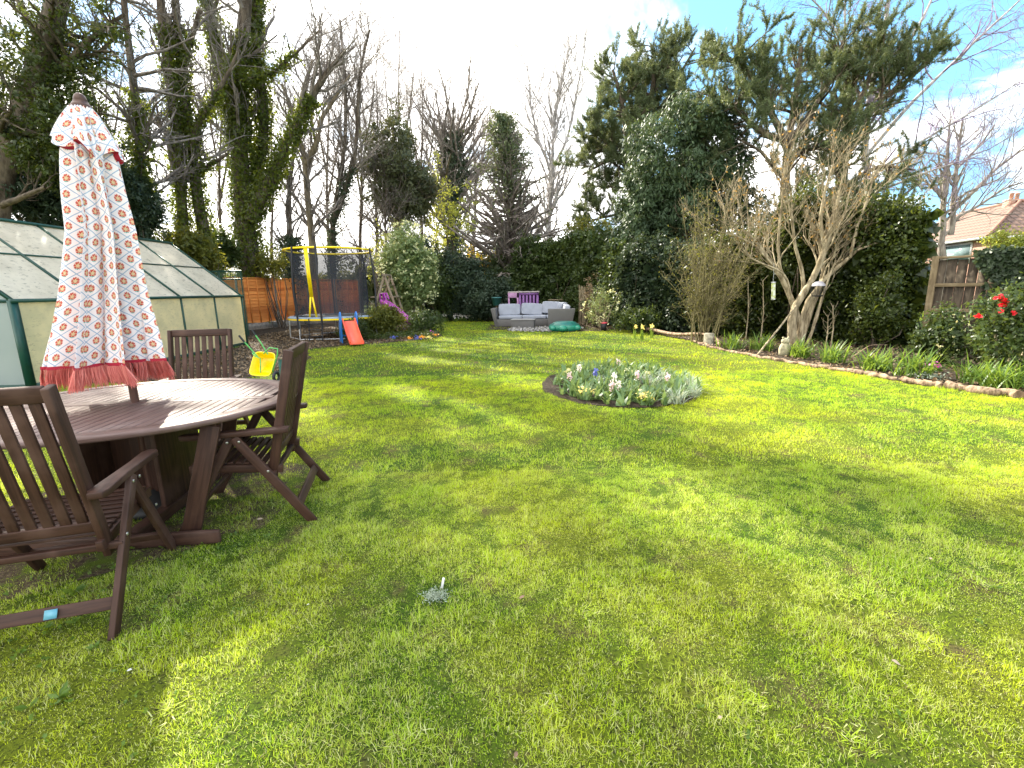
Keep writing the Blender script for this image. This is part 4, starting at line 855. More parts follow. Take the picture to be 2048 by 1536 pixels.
# parasol
def parasol():
    px, py = -2.56, 3.08; root = thing('parasol', 'closed white parasol with red flower lattice print and coral fringe', 'parasol', (px, py, 0))
    q = MB(); q.tube([(0, 0, .03), (0, 0, 2.55)], .024, 16); q.build('pole', M['pole'], root, True)
    q = MB(); q.lathe([(r_ * .86, 2.555 + (z_ - 2.55) * .56) for r_, z_ in [(.0, 2.725), (.016, 2.718), (.030, 2.698), (.038, 2.668), (.040, 2.648), (.036, 2.638), (.044, 2.634), (.044, 2.622), (.050, 2.612), (.058, 2.597), (.06, 2.56), (.02, 2.55)]], 28); q.build('finial', flat('finial_wood', (.09, .045, .032), .4, spec=.3), root, True)
    q = MB(); q.lathe([(.0, .12), (.03, .12), (.05, .10), (.22, .06), (.25, .04), (.25, 0), (0, 0)], 32); q.build('base', flat('parasol_base', (.03, .03, .03), .6), root, True)
    m, nt, out = newmat('flower_print_cloth'); u, v, _ = sep(nt, coord(nt, 'UV')); W_, H_ = .118, .092
    A = u / W_ + v / H_; B = u / W_ - v / H_; fa = A.fract() - .5; fb = B.fract() - .5; lx = (fa + fb) * (W_ / 2); ly = (fa - fb) * (H_ / 2)
    line = (fa.abs().mx(fb.abs())).gt(.466); r = ((lx * lx) * 1.5 + (ly - .003) * (ly - .003)).sqrt() * 1.22; ang = ly.atan2(lx)
    petal = r.lt(.0285) ; scal = r.lt(((ang * 7).sin().abs() * .006) + .0245)
    inner = (((ang * 7).sin() * .004) + r).lt(.0135); ring = ((ang * 6).sin()).gt(.55) * r.gt(.017)
    green = (ly.lt(-.0145)) * r.lt(.030); stem = lx.abs().lt(.006)
    wht = (.90, .83, .83); col = mixc(nt, line, wht, (.33, .46, .62))
    red = mixc(nt, ring, (.55, .075, .05), (.74, .44, .34)); col = mixc(nt, scal, col, red); col = mixc(nt, inner, col, (.70, .58, .34)); col = mixc(nt, green * scal, col, (.10, .42, .36))
    wv_ = noise(nt, coord(nt, 'UV', (400, 400, 1)), 1, 1); p = principled(nt, out, col, .85, spec=.2, bump=wv_, bs=.15, bd=.001); t = nt.nodes.new('ShaderNodeBsdfTranslucent'); nt.links.new(col, t.inputs[0]); mixsh(nt, .22, p.outputs[0], t.outputs[0], out); cloth = m
    redm = flat('red_trim', (.42, .01, .035), .8); coral = None
    m, nt, out = newmat('coral_fringe'); vv = var_node(nt); col = mixc(nt, vv, (.60, .14, .12), (.90, .36, .30)); p = principled(nt, out, col, .7, spec=.25); t = nt.nodes.new('ShaderNodeBsdfTranslucent'); nt.links.new(col, t.inputs[0]); mixsh(nt, .3, p.outputs[0], t.outputs[0], out); coral = m
    NT = 640; th = np.linspace(0, 2 * pi, NT, endpoint=False); nl = 8; r8 = np.random.default_rng(21)
    lobeA = r8.uniform(.85, 1.12, nl); lobeS = r8.uniform(-.35, .35, nl)
    def ring_pts(z, R, A, cx, cy, skew, nlo=nl, ph=.2, sc=lobeA):
        t = (th + ph) / (2 * pi) * nlo; li = np.floor(t).astype(int) % nlo; ft = t - np.floor(t)
        s_ = np.sin(pi * ft) ** .8 * (1 + .16 * np.sin(2 * pi * ft * 2 + li * 1.7 + z * 2) + .05 * np.sin(2 * pi * ft * 5 + li * 3 + z * 4)); rr = R * (sc[li] * s_ * A + (1 - A)) + .004 * np.sin(th * 23 + z * 9)
        tt = th + skew * lobeS[li] * np.sin(2 * pi * ft) * .35 + skew * .10 * np.sin(2 * pi * ft * 1.0)
        return np.stack([cx + rr * np.cos(tt), cy + rr * np.sin(tt), z + 0 * th], 1), li, ft
    def surf(name, zs, Rf, Af, cxf, mat, sk, nlo=nl, zedge=None, vs=None, sc=lobeA, ph=.2):
        rows = []; U = []
        for z in zs:
            P, li, ft = ring_pts(z, Rf(z), Af(z), cxf(z)[0], cxf(z)[1], sk(z), nlo, ph, sc)
            if zedge is not None: P[:, 2] += zedge(th, z)
            rows.append(P); dl = np.linalg.norm(np.diff(np.vstack([P, P[:1]]), axis=0), axis=1); u_ = np.zeros(NT)
            for l in range(nlo):
                k_ = np.where(li == l)[0]; k_ = k_[np.argsort(ft[k_])]; cs = np.cumsum(dl[k_]); u_[k_] = cs - cs[-1] / 2 + l * .31
            U.append(u_)
        q = MB(); V = np.concatenate(rows); nr_ = len(zs); f_ = []; uv_ = []
        sl_ = np.r_[0, np.cumsum([math.hypot(zs[i_ + 1] - zs[i_], Rf(zs[i_ + 1]) - Rf(zs[i_])) for i_ in range(nr_ - 1)])]
        P, li, ft = ring_pts(zs[0], 1, .5, 0, 0, 0, nlo, ph)
        for r in range(nr_ - 1):
            for j in range(NT):
                j2 = (j + 1) % NT; f_.append((r * NT + j, r * NT + j2, (r + 1) * NT + j2, (r + 1) * NT + j))
                ua, ub, uc, ud = U[r][j], U[r][j2], U[r + 1][j2], U[r + 1][j]
                if li[j] != li[j2]: ub = ua + .004; uc = ud + .004
                uv_ += [(ua, -sl_[r]), (ub, -sl_[r]), (uc, -sl_[r + 1]), (ud, -sl_[r + 1])]
        q.add(V, f_, .5, uv_); o = q.build(name, mat, root, True); return o, rows
    it = lambda z, tab: float(np.interp(z, [t[0] for t in tab], [t[1] for t in tab]))
    Rf = lambda z: it(z, [(1.0, .295), (1.2, .262), (1.45, .215), (1.85, .165), (2.3, .130), (2.50, .07)]); Af = lambda z: it(z, [(1.0, .68), (1.5, .66), (2.1, .55), (2.4, .25)])
    cf = lambda z: (it(z, [(1.0, -.105), (1.45, -.04), (1.85, .012), (2.3, .01), (2.42, 0)]), it(z, [(1., -.04), (2., -.02), (2.5, 0)])); sk = lambda z: it(z, [(1.0, 1.0), (2.0, .8), (2.5, .2)])
    zs = list(np.linspace(2.50, 1.03, 46)); o, rows = surf('canopy', zs, Rf, Af, cf, cloth, sk)
    # fringe and trim along the hem
    hem = rows[-1]; c0 = hem.mean(0); q = MB(); up_ = hem + [0, 0, .014]; dn = hem - [0, 0, .006]; n_ = NT; outw = nrm((hem - c0) * [1, 1, 0]); V = np.concatenate([up_ + outw * .003, dn + outw * .004]); q.add(V, [(j, (j + 1) % n_, n_ + (j + 1) % n_, n_ + j) for j in range(n_)]); q.build('hem_trim', redm, root)
    K = 4200; j = rng.integers(0, n_, K); fr = rng.random((K, 1)); p0 = hem[j] * (1 - fr) + hem[(j + 1) % n_] * fr; o_ = outw[j]; L_ = rng.uniform(.095, .145, K)[:, None]; tn = nrm(np.stack([-o_[:, 1], o_[:, 0], 0 * o_[:, 0]], 1))
    swing = .35 * np.sin(j / 28.)[:, None] + .12 * rng.normal(size=(K, 1)); p1 = p0 + o_ * .012 + tn * swing * L_ * .35 - [0, 0, 1] * L_ * .5 + rng.normal(size=(K, 3)) * .003; p2 = p1 + o_ * .012 * rng.random((K, 1)) + tn * swing * L_ * .45 - [0, 0, 1] * L_ * .5
    q = MB(); q.ribbons(np.stack([p0, p1, p2], 1), np.array([.0022, .0022, .001]) + np.zeros((K, 1)), side=np.stack([tn] * 3, 1) + .3 * rng.normal(size=(K, 3, 3))); q.build('fringe', coral, root)
    # vent flap
    R2 = lambda z: it(z, [(2.33, .172), (2.39, .150), (2.47, .114), (2.55, .070), (2.57, .050)]); A2 = lambda z: it(z, [(2.33, .42), (2.47, .3), (2.57, .05)]); sc6 = np.array([1.05, .9, 1.1, .85, 1.12, .95])
    ze_ = lambda t, z: (it(z, [(2.33, 1), (2.57, 0)])) * (.030 * np.cos(t * 6 + 1.2) - .035 * np.cos(t) + .01 * np.sin(t * 3))
    o, rows = surf('vent_flap', list(np.linspace(2.57, 2.33, 18)), R2, A2, lambda z: (it(z, [(2.33, .008), (2.57, 0)]), -.0), cloth, lambda z: .5, 6, ze_, None, sc6, .5)
    hem = rows[-1]; q = MB(); c0 = hem.mean(0); V = np.concatenate([hem + [0, 0, .001], hem - [0, 0, .012] - nrm(hem - c0) * .035]); q.add(V, [(j, (j + 1) % n_, n_ + (j + 1) % n_, n_ + j) for j in range(n_)]); q.build('flap_trim', redm, root)
parasol()

# ------------------------------------------------------------------ play equipment
M['yellow'] = flat('yellow_plastic', (.85, .62, .0), .35, vary=.05); M['black'] = flat('black_foam', (.012, .012, .015), .6); M['galv'] = flat('galvanised', (.55, .56, .58), .35, .7); M['blue'] = flat('blue_plastic', (.02, .16, .50), .35, vary=.06); M['orangeP'] = flat('orange_plastic', (.80, .09, .035), .35, vary=.05)
M['skirt'] = flat('blue_grey_pad', (.22, .28, .36), .6)
def trampoline():
    cx, cy, R = -5.95, 15.9, 1.42; root = thing('trampoline', 'round trampoline with black safety net and yellow top ring', 'trampoline', (cx, cy, 0)); zb, zt = .68, 2.82
    def ringp(r, z, n=48, a0=0, a1=2 * pi): return [(r * cos(t), r * sin(t), z) for t in np.linspace(a0, a1, n + 1)]
    q = MB(); q.tube(ringp(R, zb), .028, 8, False); q.build('frame_ring', M['galv'], root, True)
    q = MB(); q.lathe([(R + .03, zb + .0), (R + .03, zb + .03), (R - .02, zb + .05), (R - .26, zb + .045)], 64); q.build('safety_pad', M['skirt'], root, True)
    q = MB(); q.lathe([(R + .035, zb - .05), (R + .038, zb + .0)], 64); q.build('pad_edge', M['yellow'], root, True)
    q = MB(); q.lathe([(0, zb + .02), (R - .25, zb + .03)], 48); q.build('jump_mat', M['black'], root)
    q = MB(); q.tube(ringp(R - .05, zt), .032, 8, False); q.build('top_ring', M['yellow'], root, True)
    m, nt, out = newmat('safety_net'); tr = nt.nodes.new('ShaderNodeBsdfTransparent'); p = principled(nt, out, (.02, .022, .03), .8); n = noise(nt, coord(nt), 3, 3); mixsh(nt, (n * .22 + .45), tr.outputs[0], p.outputs[0], out)
    th = np.linspace(0, 2 * pi, 97)[:-1]; zs = np.linspace(zb + .05, zt - .02, 22); rows = []
    for z in zs:
        f_ = (z - zb) / (zt - zb); r = R - .14 - .22 * sin(pi * min(1, f_ * 1.02)) ** .7 + .06 * f_ + .02 * np.sin(th * 12 + z * 2) ; rows.append(np.stack([r * np.cos(th), r * np.sin(th), z + .03 * np.sin(th * 6) * f_], 1))
    V = np.concatenate(rows); i_ = (np.arange(21)[:, None] * 96); j = np.arange(96)[None]; j2 = (j + 1) % 96; q = MB(); q.add(V, np.stack([i_ + j, i_ + j2, i_ + 96 + j2, i_ + 96 + j], -1).reshape(-1, 4)); q.build('net', m, root, True)
    for t in (rad(-118), rad(-85), rad(-8), rad(60), rad(110), rad(165)):
        q = MB(); pts = [((R + .04) * cos(t), (R + .04) * sin(t), zb - .3)]
        for f_ in np.linspace(0, 1, 9): rr = R + .04 + .07 * sin(pi * f_) - .06 * f_; pts.append((rr * cos(t), rr * sin(t), zb + f_ * (zt - zb + .05)))
        q.tube(pts, .03, 8); q.build('net_pole', M['black'], root, True)
    for t in (rad(-118), rad(-8), rad(-165), rad(60), rad(110), rad(165), rad(-60)):
        q = MB(); x, y = R * cos(t), R * sin(t); q.tube([(x, y, zb), (x * 1.02, y * 1.02, .02)], .02, 8); q.build('leg', M['galv'], root, True)
    for a in ((-165, -118), (-8, 60), (110, 165), (-118, -60)):
        q = MB(); q.tube([(R * 1.02 * cos(rad(a[0])), R * 1.02 * sin(rad(a[0])), .04), (R * 1.02 * cos(rad(a[1])), R * 1.02 * sin(rad(a[1])), .04)], .02, 6); q.build('foot_rail', M['galv'], root, True)
    # yellow door straps
    t = rad(-98); q = MB()
    for dx0, dx1 in ((-.045, -.09), (.04, .12)):
        x, y = (R - .04) * cos(t), (R - .04) * sin(t); q.beam((x + (-.03 if dx0 < 0 else .03), y, zt), (x + (-.01 if dx0 < 0 else .05), y + .04, 1.35), .055, .012, (1, 0, 0)); q.beam((x + (-.01 if dx0 < 0 else .05), y + .04, 1.35), (x + dx1, y + .03, zb + .06), .05, .012, (1, 0, 0))
    q.build('door_strap', M['yellow'], root)
    q = MB(); t = rad(-93); bx_, by_ = R * cos(t), R * sin(t) - .12
    for s_ in (-.20, .20): q.tube([(bx_ + s_, by_ + .1, zb + .02), (bx_ + s_, by_ - .02, .02)], .016, 6)
    for z in (.16, .36, .54): q.box((bx_, by_ + .03, z), (.42, .07, .02))
    q.build('ladder', M['black'], root)
trampoline()
def small_slide():
    p = G(690, 668); root = thing('toddler_slide', 'small orange slide with blue steps under the trampoline edge', 'slide', (-4.75, 13.75, 0), rad(-62))
    q = MB(); n = 14; t = np.linspace(0, 1, n); x = t * 1.05; z = .60 * (1 - t) ** 1.25 + .05 + .03 * np.maximum(0, t - .85) * 6
    sect = [(-.19, .08), (-.18, .1), (-.16, .08), (-.14, .0), (.14, .0), (.16, .08), (.18, .1), (.19, .08), (.19, -.03), (-.19, -.03)]; V = []
    for i_ in range(n):
        for a, b_ in sect: V.append((x[i_], a, z[i_] + b_ * (1 if i_ < n - 2 else .7)))
    m_ = len(sect); q.add(V, [(i_ * m_ + j, i_ * m_ + (j + 1) % m_, (i_ + 1) * m_ + (j + 1) % m_, (i_ + 1) * m_ + j) for i_ in range(n - 1) for j in range(m_)]); q.add(V[-m_:], [list(range(m_))]); q.build('chute', M['orangeP'], root)
    for s_ in (-1, 1):
        b = MB(); side = [(-.42, 0), (-.36, .45), (-.20, .86), (-.05, .92), (.05, .84), (.06, .62), (.0, .4), (.0, 0), (-.12, 0), (-.16, .2), (-.26, .2), (-.3, 0)]
        n_ = len(side); v_ = [(a, s_ * .225 - .02, c) for a, c in side] + [(a, s_ * .225 + .02, c) for a, c in side]
        b.add(v_, [list(range(n_))[::-1]]); k0 = b.n - 2 * n_; b.Fc.append((np.array([list(range(n_, 2 * n_))]) + k0, np.array([.5]), np.zeros((n_, 2)))); b.Fc.append((np.array([(i_, (i_ + 1) % n_, n_ + (i_ + 1) % n_, n_ + i_) for i_ in range(n_)]) + k0, np.full(n_, .5), np.zeros((4 * n_, 2)))); b.build('side_panel', M['blue'], root, bevel=.01)
    b = MB()
    for i_, (a, z_) in enumerate(((-.34, .2), (-.24, .4), (-.1, .6))): b.box((a, 0, z_), (.14, .42, .03))
    b.build('steps', M['blue'], root, bevel=.005)
small_slide()
def climbing_frame():
    root = thing('climbing_frame', 'weathered wooden A frame climber with a magenta slide behind the low bushes', 'climbing frame', (-4.75, 18.0, 0)); wd = woodmat('weathered_wood', (.16, .12, .08), (.3, .24, .17), (.35, .3, .24), .8)
    q = MB(); q.beam((-.75, 0, 0), (.02, 0, 2.1), .08, .08); q.beam((.62, 0, 0), (.0, 0, 2.12), .08, .08); q.beam((-.75, .9, 0), (.02, .9, 2.1), .08, .08); q.beam((.62, .9, 0), (.0, .9, 2.12), .08, .08); q.beam((.0, -.05, 2.1), (.0, .95, 2.1), .08, .08, (1, 0, 0)); q.build('frame', wd, root, bevel=.006)
    q = MB(); q.box((-.1, .45, 1.28), (.95, .9, .04)); q.box((-.05, .45, 1.72), (.45, .9, .03)); q.box((-.25, .02, 1.0), (.7, .03, .09)); q.build('platform', wd, root, bevel=.004)
    q = MB(); n = 16; t = np.linspace(0, 1, n); p0 = np.array([.0, -.45, 1.1]); V = []; sect = [(-.22, .12), (-.20, .13), (-.17, .0), (.17, .0), (.20, .13), (.22, .12), (.22, -.03), (-.22, -.03)]
    for s_ in t:
        c = p0 + np.array([1.45 * s_, -.25 * s_, -.98 * s_ ** .9 + .05 * sin(s_ * 6)]);
        for a, b_ in sect: V.append((c[0] + a * .17, c[1] + a, c[2] + b_))
    m_ = 8; q.add(V, [(i_ * m_ + j, i_ * m_ + (j + 1) % m_, (i_ + 1) * m_ + (j + 1) % m_, (i_ + 1) * m_ + j) for i_ in range(n - 1) for j in range(m_)]); q.build('slide_chute', flat('magenta_plastic', (.48, .06, .42), .4), root, True)
    q = MB(); q.tube([(-.02, -.25, 1.15), (-.02, -.25, 1.4), (.12, -.3, 1.42), (.2, -.32, 1.2)], .03, 8); q.tube([(-.02, -.65, 1.15), (-.02, -.65, 1.4), (.12, -.68, 1.42), (.2, -.7, 1.2)], .03, 8); q.build('slide_handle', flat('magenta_plastic_2', (.40, .04, .38), .4), root, True)
climbing_frame()
# toy wheelbarrow
def barrow():
    root = thing('toy_wheelbarrow', 'yellow toy wheelbarrow with green tubular handles propped behind the table', 'wheelbarrow', (-4.25, 7.85, 0), rad(-8)); root.scale = (.82, .82, .82); gm = flat('green_tube', (.10, .42, .10), .35)
    # tub tipped up on its nose
    R_ = Matrix.Rotation(rad(58), 3, 'X') @ Matrix.Rotation(rad(12), 3, 'Y'); q = MB(); N = 28; th = np.linspace(0, 2 * pi, N, endpoint=False); prof = [(.27, .0, .0), (.25, .0, -.01), (.19, .05, -.21), (.15, .06, -.235), (0.001, .06, -.24)]; V = []
    def sq(t, e=.38): return (np.sign(np.cos(t)) * np.abs(np.cos(t)) ** e, np.sign(np.sin(t)) * np.abs(np.sin(t)) ** e)
    cxs, sys_ = sq(th)
    for r, o_, z in prof: V.append(np.stack([cxs * r * .82, sys_ * r + o_, z + 0 * th], 1))
    V = np.concatenate(V) @ np.array(R_).T + np.array([0, 0, .36]); q.add(V, [(r * N + j, r * N + (j + 1) % N, (r + 1) * N + (j + 1) % N, (r + 1) * N + j) for r in range(4) for j in range(N)]); o = q.build('tub', M['yellow'], root, True)
    so = o.modifiers.new('t', 'SOLIDIFY'); so.thickness = .012
    q = MB(); q.tube([(-.12, .05, .5), (-.30, .02, .75), (-.42, -.02, .93)], .013, 8); q.tube([(.12, .05, .55), (-.0, .02, .82), (-.12, -.02, 1.05)], .013, 8); q.tube([(.10, -.05, .58), (.25, -.05, .70), (.42, -.05, .68), (.40, -.05, .55), (.22, 0, .22), (.2, .05, .12)], .013, 8); q.tube([(-.1, -.12, .60), (.0, -.2, .55), (.12, -.2, .5), (.06, -.16, .2)], .011, 8); q.build('handle_frame', gm, root, True)
    q = MB(); q.tube([(-.34, .0, .81), (-.43, -.02, .95)], .02, 8); q.tube([(-.07, 0, .95), (-.13, -.02, 1.07)], .02, 8); q.build('hand_grip', M['black'], root, True)
    q = MB(); q.tubes(np.array([[(.30 , -.02 + .09 * cos(a), .09 + .09 * sin(a)) for a in np.linspace(0, 2 * pi, 25)]]), np.full((1, 25), .032), 10); q.build('wheel', M['black'], root, True)
barrow()
p = G(566, 766); root = thing('post', 'short green post with a flat wooden top beside the toy wheelbarrow', 'post', p); q = MB(); q.tube([(0, 0, -.02), (0, 0, .40)], .035, 12); q.build('shaft', flat('post_green', (.02, .10, .085), .6), root, True); q = MB(); q.tube([(0, 0, .40), (0, 0, .425)], .05, 12); q.build('cap', M['barkp'], root)
q = MB(); q.lathe([(.16, 0), (.15, .03), (.06, .05), (.035, .07)], 20); q.build('base', flat('base_green', (.01, .05, .045), .5), root, True)

# ------------------------------------------------------------------ seating corner
m, nt, out = newmat('grey_rattan'); co = coord(nt, 'Object', (70, 70, 70)); wv_ = nt.nodes.new('ShaderNodeTexWave'); wv_.inputs['Scale'].default_value = 1.5; wv_.inputs['Distortion'].default_value = 2; nt.links.new(co, wv_.inputs[0]); wf = NX(nt, wv_.outputs['Fac']); n = noise(nt, coord(nt), 3, 3)
principled(nt, out, mixc(nt, wf * .6 + n * .4, (.06, .057, .054), (.125, .12, .116)), .6, bump=wf, bs=.5, bd=.004); M['rattan'] = m
M['cushion'] = flat('grey_cushion', (.26, .28, .33), .9, vary=.07, scale=5, bump=.15)
def rbox(q, c, s, rz=0, rx=0, ry=0, pf=.0):
    """puffed cushion block"""
    n = 8; g_ = np.linspace(-1, 1, n); R_ = np.array(Euler((rx, ry, rz)).to_matrix())
    for ax in range(3):
        for sg in (-1, 1):
            a, b_ = np.meshgrid(g_, g_); P = np.zeros((n, n, 3)); o1, o2 = [i_ for i_ in range(3) if i_ != ax]; P[..., ax] = sg; P[..., o1] = a; P[..., o2] = b_
            L = np.abs(P); nn_ = (L[..., 0] ** 14 + L[..., 1] ** 14 + L[..., 2] ** 14) ** (1 / 14); Q = P / nn_[..., None]; Q = Q * (1 + pf * (1 - np.abs(a) ** 2)[..., None] * (1 - np.abs(b_) ** 2)[..., None])
            V = (Q * np.array(s) / 2).reshape(-1, 3) @ R_.T + np.array(c); i_ = (np.arange(n - 1)[:, None] * n + np.arange(n - 1)[None]).ravel(); f_ = np.stack([i_, i_ + 1, i_ + n + 1, i_ + n], 1)
            if (sg > 0) ^ (ax == 1): pass
            else: f_ = f_[:, ::-1]
            q.add(V, f_)
def sofa():
    root = thing('corner_sofa', 'grey rattan corner sofa with pale blue grey cushions', 'sofa', (.85, 18.7, 0), rad(-4)); mt = M['rattan']
    # long seat faces the camera, short arm comes forward on the right
    q = MB(); q.box((-.35, .45, .16), (2.15, .78, .30)); q.box((1.05, .0, .16), (.75, 1.72, .30)); q.build('seat_base', mt, root, bevel=.02)
    q = MB(); q.box((-.30, .88, .34), (2.35, .10, .62)); q.box((1.48, .1, .34), (.10, 1.65, .62)); q.build('backrest', mt, root, bevel=.02)
    q = MB(); q.add([(-1.50, .05, .0), (-1.38, .05, 0), (-1.38, .95, 0), (-1.50, .95, 0), (-1.66, -.02, .74), (-1.46, -.02, .74), (-1.46, 1.0, .74), (-1.66, 1.0, .74)], [(3, 2, 1, 0), (4, 5, 6, 7), (0, 1, 5, 4), (1, 2, 6, 5), (2, 3, 7, 6), (3, 0, 4, 7)]); q.build('armrest', mt, root, bevel=.015)
    q = MB(); q.add([(.62, -.98, .0), (1.50, -.98, 0), (1.50, -.86, 0), (.62, -.86, 0), (.62, -1.06, .74), (1.64, -1.06, .74), (1.64, -.88, .74), (.62, -.88, .74)], [(3, 2, 1, 0), (4, 5, 6, 7), (0, 1, 5, 4), (1, 2, 6, 5), (2, 3, 7, 6), (3, 0, 4, 7)]); q.build('armrest', mt, root, bevel=.015)
    for c, s in (((-.88, .42, .38), (.95, .72, .13)), ((.08, .42, .38), (.95, .72, .13)), ((1.02, .42, .38), (.9, .72, .13)), ((1.02, -.42, .38), (.72, .86, .13))):
        q = MB(); rbox(q, c, s, pf=.04); q.build('seat_cushion', M['cushion'], root, True)
    for c, s, rz, ry in (((-.95, .74, .66), (.88, .2, .46), 0, 0), ((-.02, .72, .67), (.86, .2, .46), .0, .06), ((.78, .66, .72), (.74, .2, .48), -.1, .05), ((1.20, .35, .70), (.2, .75, .46), -.35, 0), ((1.30, -.15, .66), (.2, .62, .44), .1, 0), ((1.32, -.62, .64), (.2, .6, .42), .05, 0)):
        q = MB(); rbox(q, c, s, rz, -.22 if s[0] > s[1] else 0, ry + (0 if s[0] > s[1] else .2), .05); q.build('back_cushion', M['cushion'], root, True)
sofa()
root = thing('coffee_table', 'low grey rattan coffee table in front of the corner sofa', 'table', (.48, 17.95, 0), rad(-8)); q = MB(); q.box((0, 0, .17), (.86, .62, .34), taper=1.0); q.build('base', M['rattan'], root, bevel=.015); q = MB(); q.box((0, 0, .352), (.92, .68, .028)); q.build('top', flat('table_glass', (.27, .26, .25), .3), root, bevel=.008)
# gravel under the seating
mb = MB(); n = 2600; a = rng.uniform(0, 2 * pi, n); r = np.sqrt(rng.random(n)); X = 1.25 + r * np.cos(a) * 1.35; Y = 17.2 + r * np.sin(a) * .75; mb.leaves(np.stack([X, Y, .02 + .02 * rng.random(n)], 1), .09, asp=.9, nr=np.array([0, 0, 1.]) + np.zeros((n, 3)), dirv=np.stack([rng.normal(size=n), rng.normal(size=n), .1 * rng.normal(size=n)], 1)); tag(mb.build('gravel', flat('pale_slate_chips', (.42, .40, .38), .85, vary=.3, scale=3)), 'pale slate chippings in front of the sofa', 'gravel', kind='stuff')
sheet('seating_patch', [(-.9, 17.7), (-.2, 17.4), (.4, 16.7), (1.6, 16.2), (3.4, 16.3), (3.6, 19.5), (-.9, 20.2)], .009, M['soil'], .05, 9)
# turtle-shaped sandpit
def sandpit():
    root = thing('sandpit', 'green turtle shaped lidded sandpit at the lawn edge by the sofa', 'sandpit', (1.92, 16.75, 0)); gm = flat('green_plastic', (.015, .20, .13), .4, vary=.1); g2 = flat('green_lid', (.012, .13, .105), .4, vary=.15)
    q = MB(); q.lathe([(.50, 0), (.56, .03), (.58, .12), (.55, .20), (.50, .22)], 40, sc=(.98, .86)); q.build('tub', gm, root, True)
    q = MB(); q.lathe([(.54, .20), (.53, .235), (.45, .25), (.42, .29), (.30, .325), (.001, .335)], 40, sc=(.98, .86)); q.build('lid', g2, root, True)
    for x, y, rx_, ry_, rz_ in ((-.12, -.52, .17, .16, .11), (-.45, -.34, .12, .10, .09), (.42, -.36, .12, .10, .09)):
        q = MB(); q.lathe([(rx_ * cos(t), .1 + rz_ * sin(t)) for t in np.linspace(-pi / 2, pi / 2, 9)], 20, (x, y, .01), (1, ry_ / rx_)); q.build('turtle_head' if x == -.12 else 'turtle_foot', gm, root, True)
sandpit()
# purple slatted bar
def bar():
    a = D(1047, 600, 20.6); root = thing('pallet_bar', 'purple painted pallet bar with a grey top behind the sofa', 'bar', (.55, 20.8, 0), rad(0)); pm = flat('purple_paint', (.20, .085, .27), .6, vary=.15); pk = flat('lilac_paint', (.42, .22, .40), .6, vary=.15)
    q = MB(); q.box((.02, 0, 1.37), (1.36, .78, .05)); q.build('top', flat('bar_top', (.38, .33, .32), .7), root, bevel=.006)
    q = MB()
    for i_ in range(6): q.box((-.14 + i_ * .15, -.34, .68), (.085, .03, 1.32))
    q.box((.24, -.345, 1.29), (.86, .035, .1)); q.box((.24, -.345, .1), (.86, .035, .12)); q.box((.24, .3, .68), (.86, .03, 1.3)); q.box((.66, 0, .68), (.03, .62, 1.32)); q.build('slats', pm, root)
    q = MB(); q.box((-.62, -.34, .68), (.07, .05, 1.33)); q.box((-.24, -.36, .68), (.07, .05, 1.33)); q.box((-.43, -.37, 1.24), (.45, .03, .22)); q.box((-.62, .32, .68), (.07, .05, 1.33)); q.build('end_frame', pk, root, bevel=.004)
bar()
root = thing('planter', 'teal plant pot on a stand left of the purple bar', 'planter', (-.62, 21.0, 0)); q = MB(); q.tube([(0, 0, 0), (0, 0, .85)], .04, 8); q.build('stand', M['barkp'], root); q = MB(); q.lathe([(.001, .8), (.17, .8), (.22, 1.12), (.24, 1.12), (.23, 1.16), (.2, 1.12), (.15, .85)], 24); q.build('pot', flat('teal_pot', (.03, .13, .13), .5), root, True)
root = thing('bird_table', 'small brown wooden bird table right of the purple bar', 'bird table', (1.98, 20.9, 0)); q = MB(); q.box((0, 0, .5), (.07, .07, 1.0)); q.build('post', M['bark'], root); q = MB(); q.box((0, 0, 1.0), (.62, .4, .04)); q.box((0, 0, .82), (.5, .3, .03)); q.build('tray', M['barkp'], root)
root = thing('nest_box', 'small wooden nest box fixed to the spruce trunk', 'nest box', tuple(D(1023, 536, 25.64))); q = MB(); q.box((0, 0, 0), (.2, .16, .3)); q.build('box', M['orange'], root); q = MB(); q.box((0, -.02, .17), (.25, .24, .03)); q.build('lid', M['bark'], root); q = MB(); q.tube([(0, -.085, .04), (0, -.078, .04)], .03, 12); q.build('entrance', M['black'], root)
root = thing('plant_pot', 'dark pot with a pink rim in the bushes right of the sandpit', 'pot', (3.25, 16.4, 0)); root.scale = (.62, .62, .62); q = MB(); q.lathe([(.001, 0), (.14, 0), (.2, .42), (.16, .42), (.12, .3)], 20); q.build('pot', M['black'], root, True); q = MB(); q.lathe([(.205, .42), (.21, .47), (.17, .48)], 20); q.build('rim', flat('pink_rim', (.75, .08, .12), .5), root, True)
# reed screen in hedge
root = thing('reed_screen', 'tan reed screen leaning in the laurel hedge behind the sofa', 'screen', (3.0, 19.75, 0), rad(-50)); q = MB(); n = 24; X = np.linspace(-.2, .2, n); P0 = np.stack([X, .03 * rng.normal(size=n), 0 * X], 1); P1 = P0 + np.stack([.02 * rng.normal(size=n), .02 * rng.normal(size=n), 1.35 + .25 * rng.random(n)], 1); q.tubes(np.stack([P0, P1], 1), np.full((n, 2), .010), 5); q.build('reeds', M['barkv'], root)

